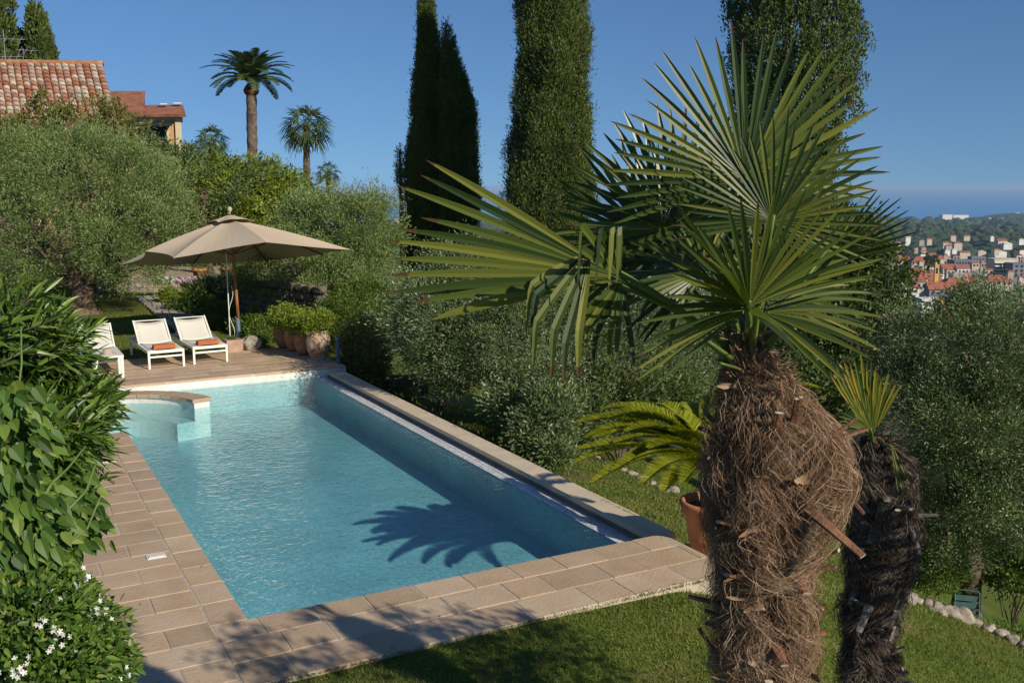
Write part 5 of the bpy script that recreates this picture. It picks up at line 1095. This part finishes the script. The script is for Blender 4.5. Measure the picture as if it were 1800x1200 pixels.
# ------------------------------------------------------------------ grass
gmb = MB()
def blades(poly_fn, l0, l1, f0, f1, dens, ht=(.02, .05), wd=.006):
    n = int(dens*(l1-l0)*(f1-f0)); L = rng.uniform(l0, l1, n); F = rng.uniform(f0, f1, n); X = L*RX[0]+F*HX[0]; Y = L*RX[1]+F*HX[1]
    k = ~in_deck(X, Y, .03)&poly_fn(L, F, X, Y); L, F, X, Y = L[k], F[k], X[k], Y[k]; Z = np.where(in_deck(X, Y, -.01), -.02, height(L, F))
    P = np.stack([X, Y, Z-.005], -1); m_ = len(P); D_ = np.stack([rng.normal(0, .55, m_), rng.normal(0, .55, m_), rng.uniform(.5, 1.2, m_)], -1)
    gmb.leaves(P, D_, unit(m_)+np.array([0, 0, .2]), rng.uniform(*ht, m_), wd)
fr = lambda L, F, X, Y: (np.abs(L)/F < .56)
blades(fr, -2.4, 2.2, 5.5, 9, 6500, (.02, .05), .005)
blades(fr, 1.0, 6.5, 6.0, 12, 1800, (.03, .06), .008)
blades(lambda L, F, X, Y: (X > 5.68)&(np.abs(L)/F < .56), -3, 4, 9, 19, 900, (.03, .07), .010)
blades(lambda L, F, X, Y: (Y > 19.9)&(X < 4.3)&(X > -1), -10, -5, 19, 28, 500, (.03, .07), .012)
blades(fr, 3.5, 9, 11, 16.5, 500, (.03, .07), .012)
tag(gmb.build('grass', M['grass']), 'short green lawn grass with straw coloured patches', 'grass', kind='stuff')

lt = MB(); n = 150; L = rng.uniform(-6, 2.2, n); F = rng.uniform(6, 19.5, n); X = L*RX[0]+F*HX[0]; Y = L*RX[1]+F*HX[1]
k = in_deck(X, Y, .1)&((X < 1.5)|(Y < 7.15)|(Y > 17.3)); X, Y = X[k], Y[k]; P = np.stack([X, Y, np.full(len(X), .004)], -1)
lt.leaves(P, np.stack([rng.normal(size=len(X)), rng.normal(size=len(X)), rng.uniform(0, .25, len(X))], -1), np.tile(UZ, (len(X), 1))+rng.normal(0, .2, (len(X), 3)), rng.uniform(.02, .06, len(X)), rng.uniform(.008, .02, len(X)))
tag(lt.build('leaf_litter', M['fibre']), 'small dry leaves scattered over the clay paving', 'leaves', kind='stuff')

# ------------------------------------------------------------------ houses on the left
ZTC = [(.62, .50, .38), (.55, .36, .25), (.50, .22, .13), (.66, .56, .44), (.42, .17, .10), (.58, .42, .33), (.48, .28, .2)]
rl, rr2 = at(-260, 103, 34.6), at(183, 112, 34.0); el, er = at(-260, 232, 30.6), at(214, 232, 30.0)
hb = (el+er)/2; hb[2] = gz(hb)
h1 = thing('tiled_house', hb, 'old house with a weathered barrel tile roof in mixed pinks and creams at the left', 'house')
mb = MB(); ncol = 37; nrow = 17
for i in range(ncol):
    u0, u1 = i/ncol, (i+1)/ncol
    for j in range(nrow):
        v0, v1 = j/nrow, (j+1.18)/nrow; P0 = lambda u, v: (rl+(rr2-rl)*u)*(1-v)+(el+(er-el)*u)*v
        n_ = nrm(np.cross(rr2-rl, el-rl)); n_ = n_ if n_[2] > 0 else -n_
        col = np.array(ZTC[rng.integers(len(ZTC))])*rng.uniform(.8, 1.1); G = np.zeros((2, 7, 3)); jit = rng.normal(0, .008)
        for a in range(7):
            th = math.pi*a/6; uu = u0+(u1-u0)*(.5-.47*math.cos(th)); hh = .085*math.sin(th)
            G[0, a] = P0(uu, v0)+n_*(hh*.8+.01+jit); G[1, a] = P0(uu, min(v1, 1.02))+n_*(hh+.04+jit)
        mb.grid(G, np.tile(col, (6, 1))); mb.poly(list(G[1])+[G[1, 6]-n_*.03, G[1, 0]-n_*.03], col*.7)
mb.poly([rl-UZ*.02, el-UZ*.02, er-UZ*.02, rr2-UZ*.02], (.3, .2, .15))
roof = mb.build('roof', M['rooftile'], h1, attr=True)
mb = MB(); mb.tube(np.linspace(rl, rr2, 40)+UZ*.05, .10, 10, lump=.04); mb.build('ridge', M['jar'], h1, smooth=True)
mb = MB(); dpt = HX*4.2; n0 = np.array([1, 1, 0])
w0, w1 = el+HX*.5, er+HX*.5-RX*.3; zg_ = gz(hb)-.5
BK = HX*1.0-RX*.62; W0, W1, W2, W3 = w0, w1, w1+BK*6.6, w0+BK*6.6
mb.add([np.array([p[0], p[1], zg_]) for p in (W0, W1, W2, W3)]+[np.array([p[0], p[1], el[2]-.05]) for p in (W0, W1, W2, W3)], np.array([[0, 1, 5, 4], [1, 2, 6, 5], [2, 3, 7, 6], [3, 0, 4, 7]]))
mb.poly([W1*n0+UZ*(el[2]-.05), W2*n0+UZ*(el[2]-.05), (rr2-RX*.3)*n0+UZ*(rr2[2]-.1)]); mb.build('wall', M['plaster'], h1)
bl0, bl1 = rl*1.0, rr2*1.0; mb = MB(); e0 = el*n0+BK*7.6+UZ*el[2]; e1 = er*n0+BK*7.6+UZ*er[2]; mb.poly([rl, rr2, e1, e0], (.5, .3, .2)); mb.build('rear_roof', M['rooftile'], h1, attr=True)
# aerial
ab = at(12, 106, 34.5)
t = thing('television_aerial', ab, 'thin metal television aerial on the ridge of the old tiled roof', 'aerial')
mb = MB(); mb.tube([ab-UZ*.1, ab+UZ*1.05], .012, 6); mb.tube([at(43, 108, 34.5), at(43, 82, 34.5)], .010, 6); mb.build('mast', M['alu'], t)
mb = MB(); mb.tube([at(-5, 64, 34.5), at(46, 66, 34.5)], .012, 5); mb.tube([at(0, 96, 34.5), at(44, 96, 34.5)], .012, 5); mb.tube([at(30, 84, 34.5), at(68, 86, 34.5)], .010, 5)
for px, py in ((0, 64), (12, 65), (25, 65), (38, 66), (8, 96), (20, 96), (33, 96), (38, 84), (48, 85), (58, 86)): q = at(px, py, 34.5); mb.tube([q-HX*.15-UZ*.12, q+HX*.15+UZ*.12], .007, 4)
mb.build('antenna_rod', M['alu'], t)

VK = HX-RX*.36; D5 = 48.; k5 = D5/1731.
def hp_(px, py, dd=0): return at(px, py, D5)+VK*dd
h2b = hp_(265, 260); h2 = thing('villa', np.array([h2b[0], h2b[1], gz(h2b)]), 'ochre villa with orange roofs and toothed cornice, right of the old tiled house', 'house')
zg_ = gz(h2b)-.5
def prism(mb, A, B, dep, zt_, zb):
    V = [A*n0+UZ*zb, B*n0+UZ*zb, B*n0+VK*dep+UZ*zb, A*n0+VK*dep+UZ*zb]; V += [v*n0+UZ*zt_ for v in V]; mb.add(V, np.array([[0, 1, 5, 4], [1, 2, 6, 5], [2, 3, 7, 6], [3, 0, 4, 7], [4, 5, 6, 7]]))
A, B = hp_(150, 198, .6), hp_(250, 198, .6); mb = MB(); prism(mb, A, B, 5, hp_(0, 198)[2], zg_)
gq = hp_(250, 198, .6); mb.poly([gq, gq+VK*5, hp_(250, 148, 3.1)]); mb.build('wall', M['plaster'], h2)
A2, B2 = hp_(250, 200, .35), hp_(318, 200, .35); mb = MB(); prism(mb, A2+RX*.01, B2, 3.8, hp_(0, 200)[2], zg_); mb.build('wing_wall', M['ochre'], h2)
mb = MB()
for a in (252, 314): q = hp_(a, 200, .30); mb.box(np.array([q[0], q[1], (q[2]+zg_)/2]), (.28, .12, q[2]-zg_-.02), (RX, VK, UZ))
q = hp_(284, 205, .30); mb.box(q, (2.0, .1, .14), (RX, VK, UZ))
q = hp_(318, 200, 2.2)+RX*.02; mb.box(np.array([q[0], q[1], (q[2]+zg_)/2]), (.05, 3.8, q[2]-zg_-.03), (RX, VK, UZ)); mb.build('trim', M['trim'], h2)
def roofslab(name, pts, mt, par):
    mb = MB(); n_ = nrm(np.cross(pts[1]-pts[0], pts[3]-pts[0])); n_ = n_ if n_[2] > 0 else -n_; lo = [p-n_*.12 for p in pts]
    mb.add(list(pts)+lo, np.array([[0, 1, 2, 3], [7, 6, 5, 4], [0, 4, 5, 1], [1, 5, 6, 2], [2, 6, 7, 3], [3, 7, 4, 0]])); return mb.build(name, mt, par)
roofslab('roof', [hp_(140, 199, 0), hp_(252, 199, 0), hp_(256, 146, 3.1), hp_(140, 146, 3.1)], M['flatroof'], h2)
roofslab('rear_roof', [hp_(140, 146, 3.12), hp_(256, 146, 3.12), hp_(256, 199, 0)+VK*6.2, hp_(140, 199, 0)+VK*6.2], M['flatroof'], h2)
roofslab('wing_roof', [hp_(252, 199, -.1), hp_(328, 199, -.1), hp_(326, 176, 1.9), hp_(252, 176, 1.9)], M['flatroof'], h2)
roofslab('wing_roof', [hp_(252, 176, 1.92), hp_(326, 176, 1.92), hp_(328, 199, -.1)+VK*4.1, hp_(252, 199, -.1)+VK*4.1], M['flatroof'], h2)
mb = MB()
for px in np.arange(206, 322, 4.6): mb.box(hp_(px, 201.5, .18 if px > 252 else .45), (.07, .3, .09), (RX, VK, UZ))
mb.build('cornice', M['trim'], h2)
mb = MB(); q0 = hp_(250, 213, .2); mb.add([hp_(248, 213, .33), hp_(304, 213, .33), hp_(304, 220, -.4), hp_(248, 220, -.4)], np.array([[0, 1, 2, 3]])); a_ = mb.build('awning', M['awning'], h2); a_.modifiers.new('t', 'SOLIDIFY').thickness = .03
mb = MB(); mb.box(hp_(278, 232, .33), (1.1, .05, .8), (RX, VK, UZ)); wq = mb.build('window', M['trim'], h2); mb = MB(); mb.box(hp_(278, 232, .30), (.9, .03, .66), (RX, VK, UZ)); mb.build('pane', M['glass'], wq)
mb = MB(); mb.box(hp_(290, 178, 1.4)+UZ*.04, (.35, .3, .06), (RX, VK, UZ)); mb.box(hp_(315, 176, 1.6)+UZ*.04, (.4, .3, .06), (RX, VK, UZ)); mb.build('skylight', M['plastic'], h2)
b = blobpx([(285, 262, 44, 22, 16, .5), (238, 235, 43, 26, 18, .6), (335, 275, 44, 26, 16, .7)])
tree('garden_tree', onground(285, 44), 'small green tree in front of the ochre villa', 'tree', b, 5000, (.14, .06), 'dark', tr=.1, cr=.3, gap=.3)

# ------------------------------------------------------------------ town in the valley
def house(px, py0, py1, wpx, D, wall, roof, label, name='house', cat='house', kind='gable', wins=0, dep=None, rh=.3, grp=None, rows=1):
    k = D/1731.; c = at(px, py1, D); wd = wpx*k; ztop = at(px, py0, D)[2]; ht = ztop-c[2]; dep = dep or wd*.7
    t = thing(name, c, label, cat, grp); mb = MB(); body = ht*(1-rh) if kind != 'flat' else ht
    ax = (RX, HX, UZ); mb.box(c+HX*dep/2+UZ*(body/2-ht*.3), (wd, dep, body+ht*.6), ax)
    if kind == 'gable':
        for s_ in (-1, 1): mb.poly([c+RX*s_*wd*.497+UZ*body, c+RX*s_*wd*.497+HX*dep+UZ*body, c+RX*s_*wd*.497+HX*dep/2+UZ*ht*.98])
    mb.build('wall', M[wall], t)
    mb = MB(); o_ = wd*.03
    if kind == 'gable':
        e = [c+RX*-(wd/2+o_)+UZ*body-HX*o_, c+RX*(wd/2+o_)+UZ*body-HX*o_, c+RX*(wd/2+o_)+UZ*ht+HX*dep/2, c+RX*-(wd/2+o_)+UZ*ht+HX*dep/2, c+RX*-(wd/2+o_)+UZ*body+HX*(dep+o_), c+RX*(wd/2+o_)+UZ*body+HX*(dep+o_)]
        mb.add([p+UZ*.1 for p in e], np.array([[0, 1, 2, 3], [3, 2, 5, 4]]))
    elif kind == 'gableside':
        e = [c+RX*-(wd/2+o_)+UZ*body-HX*o_, c+RX*-(wd/2+o_)+UZ*body+HX*(dep+o_), c+UZ*ht-HX*o_, c+UZ*ht+HX*(dep+o_), c+RX*(wd/2+o_)+UZ*body-HX*o_, c+RX*(wd/2+o_)+UZ*body+HX*(dep+o_)]
        mb.add([p+UZ*.1 for p in e], np.array([[0, 2, 3, 1], [2, 4, 5, 3]])); mb.poly([c+RX*-wd/2+UZ*body, c+RX*wd/2+UZ*body, c+UZ*ht])
    elif kind == 'hip':
        e = [c+RX*-(wd/2+o_)+UZ*body-HX*o_, c+RX*(wd/2+o_)+UZ*body-HX*o_, c+RX*(wd/2+o_)+UZ*body+HX*(dep+o_), c+RX*-(wd/2+o_)+UZ*body+HX*(dep+o_), c-RX*wd*.2+HX*dep/2+UZ*ht, c+RX*wd*.2+HX*dep/2+UZ*ht]
        mb.add([p+UZ*.1 for p in e], [np.array([[0, 1, 5, 4], [2, 3, 4, 5]]), np.array([[1, 2, 5], [3, 0, 4]])])
    else: mb.box(c+HX*dep/2+UZ*(ht+.4), (wd+.6, dep+.6, .8), ax)
    mb.build('roof', M[roof], t)
    for r_ in range(rows if wins else 0):
        for i in range(wins):
            mb = MB(); x = (i+.5)/wins-.5; mb.box(c+RX*x*wd*.9+UZ*(body*((r_+.55)/rows))-HX*.15, (wd/wins*.42, .3, body/rows*.5), ax); mb.build('window', M['glass'], t)
    return t
TR = 'houses in the valley town'
house(1622, 455, 490, 40, 1150, 'townstone', 'townred', 'square stone castle keep with red roof left of the dark trees in town', 'keep', 'building', 'hip', 3, grp=TR, rh=.28)
house(1588, 452, 488, 22, 1165, 'townstone', 'townred', 'stone wing with pink roof joined to the left of the castle keep', 'house', 'house', 'gable', 2, grp=TR)
house(1628, 480, 512, 54, 980, 'towncream', 'townred', 'long red roofed house below the castle keep', 'house', 'house', 'gable', 6, grp=TR, rh=.6)
house(1612, 474, 486, 20, 1010, 'townyellow', 'flatroof', 'small yellow chapel with brown roof between the keep and the bell tower', 'chapel', 'building', 'hip', 0, grp=TR)
ht = house(1647, 470, 490, 7, 960, 'townyellow', 'townyellow', 'slim yellow bell tower in the middle of the town', 'bell_tower', 'tower', 'flat', 1, grp=None)
kk = 960/1731.; c = at(1647, 470, 960)+HX*2; mb = MB(); mb.lathe(c, [(1.7, 0), (1.7, .6), (1.3, 2.0), (.6, 3.2), (0, 3.6)], 12); mb.build('dome', M['townyellow'], ht)
house(1666, 500, 532, 66, 900, 'townshade', 'townred', 'large apartment house with bright red roof and shaded blue grey front', 'apartment_house', 'apartment building', 'gable', 8, grp=TR, rh=.38, dep=12, rows=2)
house(1697, 503, 535, 30, 895, 'towncream', 'townred', 'sunlit cream gable end with balconies on the right of the large red roof', 'apartment_house', 'apartment building', 'gableside', 3, grp=TR, rh=.3, dep=14, rows=3)
house(1680, 492, 508, 34, 960, 'towncream', 'townred', 'red roofed house between the bell tower and the large apartment house', 'house', 'house', 'hip', 4, grp=TR, rh=.6)
house(1672, 468, 484, 28, 1060, 'towncream', 'townred', 'cluster house with old red roof behind the bell tower', 'house', 'house', 'gable', 4, grp=TR, rh=.5)
house(1694, 470, 486, 22, 1040, 'townwhite', 'townred', 'white walled house right of the old red roofs', 'house', 'house', 'gable', 3, grp=TR, rh=.4)
house(1712, 490, 506, 30, 960, 'towncream', 'townred', 'low red roof right of the middle of town', 'house', 'house', 'gable', 3, grp=TR, rh=.6)
house(1690, 482, 490, 28, 1000, 'townstone', 'townstone', 'pale brown flat roofed hall in the town centre', 'hall', 'building', 'hip', 0, grp=TR, rh=.6)
house(1700, 462, 478, 44, 1130, 'townshade', 'townshade', 'long shaded slate blue apartment block', 'apartment_block', 'apartment building', 'flat', 8, grp=TR, rows=2)
house(1720, 456, 476, 24, 1140, 'townshade', 'townshade', 'second shaded block with pale roof boxes', 'apartment_block', 'apartment building', 'flat', 4, grp=TR, rows=2)
for i in range(1):
    t = house(1768, 460, 486, 42, 1050, 'towncream', 'towncream', 'cream apartment block with stacked balconies above the right olive tree', 'apartment_block', 'apartment building', 'flat', 0, grp=TR)
    k = 1050/1731.
    for r_ in range(4):
        c = at(1766, 465+r_*6, 1050)-HX*1.5; mb = MB(); mb.box(c, (36*k, 3, 1.2), (RX, HX, UZ)); mb.build('balcony', M['townwhite'], t); mb = MB(); mb.box(c+HX*1.3-UZ*2, (34*k, .3, 1.9), (RX, HX, UZ)); mb.build('window', M['glass'], t)
house(1800, 468, 492, 40, 1030, 'townshade', 'townshade', 'shaded violet grey block at the right edge of the photograph', 'apartment_block', 'apartment building', 'flat', 4, grp=TR, rows=3)
house(1757, 488, 505, 50, 940, 'towncream', 'townred', 'wide red roofed house above the silvery treetop', 'house', 'house', 'hip', 5, grp=TR, rh=.7)
house(1680, 534, 556, 52, 700, 'townyellow', 'townyellow', 'bright yellow wall of a building low behind the silvery treetop', 'warehouse', 'building', 'flat', 0, grp=TR)
house(1640, 530, 545, 40, 760, 'townwhite', 'townwhite', 'white flat terrace beside the yellow building', 'house', 'house', 'flat', 2, grp=TR)
house(1603, 505, 520, 26, 930, 'townwhite', 'townred', 'white house with red roof beside the dark oak', 'house', 'house', 'gable', 3, grp=TR)
VG = 'villas on the wooded hillside'
for px, py0, py1, wp, D, wl_, rf_, kd, lb in [(1685, 428, 438, 14, 1600, 'towncream', 'townred', 'hip', 'lone cream villa in the middle of the wooded slope'), (1763, 424, 436, 16, 1550, 'towncream', 'townred', 'gable', 'pink villa with red roof high on the slope at the right'), (1772, 430, 438, 16, 1540, 'townwhite', 'townwhite', 'hip', 'cream annex below the pink villa'),
    (1727, 443, 453, 14, 1400, 'towncream', 'towncream', 'gableside', 'small cream gabled villa above the slate blue block'), (1760, 443, 455, 20, 1380, 'townwhite', 'towncream', 'gableside', 'pale villa right of the small gabled one'), (1697, 445, 454, 18, 1350, 'towncream', 'townred', 'gable', 'villa with brown roof left of the small gabled one'),
    (1655, 453, 463, 14, 1300, 'towncream', 'flatroof', 'gable', 'yellowish house right of the tall dark town trees'), (1672, 454, 462, 14, 1290, 'towncream', 'townred', 'gable', 'pinkish house next to the yellowish one'), (1597, 420, 427, 9, 1900, 'townwhite', 'townwhite', 'flat', 'upper white house on the left of the wooded slope'),
    (1587, 429, 433, 16, 1850, 'townwhite', 'townwhite', 'flat', 'long white building on the left of the wooded slope'), (1596, 431, 438, 8, 1800, 'townwhite', 'townwhite', 'flat', 'tiny white house below the long white building'), (1632, 423, 426, 3, 1900, 'townwhite', 'townwhite', 'flat', 'white speck of a house among the trees'), (1673, 430, 437, 11, 1620, 'townstone', 'flatroof', 'gable', 'brownish house left of the lone cream villa'), (1640, 448, 460, 12, 1220, 'towncream', 'townred', 'gable', 'narrow cream house just behind the castle keep'),
    (1575, 452, 470, 12, 1200, 'towncream', 'townred', 'gable', 'red roofed house at the edge of the dark oak')]:
    house(px, py0, py1, wp, D, wl_, rf_, lb, 'villa', 'house', kd, 0, grp=VG)
FG = 'white blocks on the far headland'
for px, py0, py1, wp, D, lb in [(1666, 381, 387, 16, 4600, 'white block on the far ridge, left one of the pair'), (1690, 382, 388.5, 27, 4600, 'longer white block on the far ridge, right one of the pair'), (1745, 387, 391, 14, 5000, 'low white houses by the far headland'), (1762, 387, 390, 12, 5000, 'pale houses at the foot of the headland hill'), (1720, 407, 411, 12, 3300, 'white building in the far valley, left'), (1712, 409, 412, 8, 3300, 'small white building in the far valley'), (1750, 407, 410, 10, 3300, 'white building in the far valley, right'), (1790, 378, 381, 6, 5200, 'small white fort on top of the headland hill')]:
    house(px, py0, py1, wp, D, 'townwhite', 'townwhite', lb, 'white_block', 'building', 'flat', 0, grp=FG, dep=40)
for px, py0, py1, wp, D, lb in [(703, 396, 399, 9, 3000, 'pale long block in the gap left of the joined cypresses, upper one'), (702, 403, 406, 7, 2600, 'pale long block in the gap left of the joined cypresses, lower one'), (706, 402, 414, 3, 2000, 'narrow cream tower block next to the joined cypresses'), (698, 384, 388, 6, 4200, 'white houses on the shore left of the joined cypresses'), (708, 411, 420, 5, 1800, 'cream house below the narrow tower block')]:
    house(px, py0, py1, wp, D, 'townwhite', 'townwhite', lb, 'shore_block', 'building', 'flat', 0, grp='blocks in the gap left of the cypresses', dep=30)
for i in range(26):
    px = rng.uniform(1585, 1800); py = rng.uniform(446, 512); D = np.interp(py, [446, 470, 512], [1350, 1090, 910])+8; wp = rng.uniform(7, 15)
    house(px, py-rng.uniform(5, 8), py+3, wp, D, ['towncream', 'townstone', 'townwhite'][i % 3], 'townred', 'small pale house with a red roof wedged among the town roofs and trees', 'house', 'house', ['gable', 'hip', 'gableside'][i % 3], 2 if wp > 10 else 0, grp='small houses wedged into the town')
for i in range(18):
    px = rng.uniform(1578, 1800); py = rng.uniform(420, 450); D = np.interp(py, [415, 430, 450], [2000, 1600, 1300])+5; wp = rng.uniform(5, 11)
    house(px, py-rng.uniform(3.5, 6), py+2, wp, D, ['towncream', 'townwhite', 'townstone'][i % 3], ['townred', 'towncream', 'townred'][i % 3], 'tiny pale house standing among the trees of the wooded hillside', 'house', 'house', ['gable', 'hip', 'gableside'][i % 3], 0, grp='tiny houses on the wooded hillside')
# headland hill
c = at(1785, 392, 5200); mb = MB(); a = np.linspace(0, 2*math.pi, 30); rs = np.linspace(0, 1, 10); V = np.zeros((10, 30, 3)); 
for i, r_ in enumerate(rs): V[i] = c*n0+UZ*(-200+ (at(0, 378.5, 5200)[2]+200)*math.cos(r_*math.pi/2)**1.3)+(np.cos(a)[:, None]*RX+np.sin(a)[:, None]*HX)*r_*340
mb.grid(V); tag(mb.build('hill', M['forest'], smooth=True), kind='structure')
# wooded slopes
def canopy(n, az0, az1, r0, r1, s0, s1):
    import bmesh
    bm = bmesh.new(); bmesh.ops.create_icosphere(bm, subdivisions=2, radius=1); V0 = np.array([v.co[:] for v in bm.verts]); F0 = np.array([[v.index for v in f.verts] for f in bm.faces]); bm.free()
    az = np.radians(rng.uniform(az0, az1, n)); r = rng.uniform(r0, r1, n); L = r*np.sin(az); F = r*np.cos(az); z = height(L, F); s_ = rng.uniform(s0, s1, n)
    P = L[:, None]*RX+F[:, None]*HX+UZ*z[:, None]
    V = P[:, None, :]+V0[None]*s_[:, None, None]*np.array([1, 1, .8])*(1+rng.normal(0, .13, (n, len(V0), 1)))+UZ*(s_*.25)[:, None, None]
    return V.reshape(-1, 3), (np.arange(n)[:, None, None]*len(V0)+F0[None]).reshape(-1, 3)
fo = MB()
for a_ in [(1700, 12, 34, 1180, 2550, 7, 15), (500, 12, 34, 2550, 3300, 10, 20), (900, 14, 34, 780, 1200, 3.5, 7), (260, -11, -3, 1200, 3200, 8, 16), (350, 12, 34, 4300, 5000, 14, 30)]: fo.add(*canopy(*a_))
tag(fo.build('forest', M['forest'], smooth=False), 'dark wooded hillsides behind the town', 'forest', kind='stuff')
for px, py0, py1, D, lb in ((1632, 452, 484, 1080, 'tall dark tree right of the castle keep'), (1644, 455, 478, 1090, 'second dark tree right of the castle keep')):
    kk = D/1731.; cypress([(py0, px-2, px+2), (py0+8, px-5, px+5), (py1, px-6, px+6)], D, lb, 900, tl=(4, 2.5), grp='dark town trees')
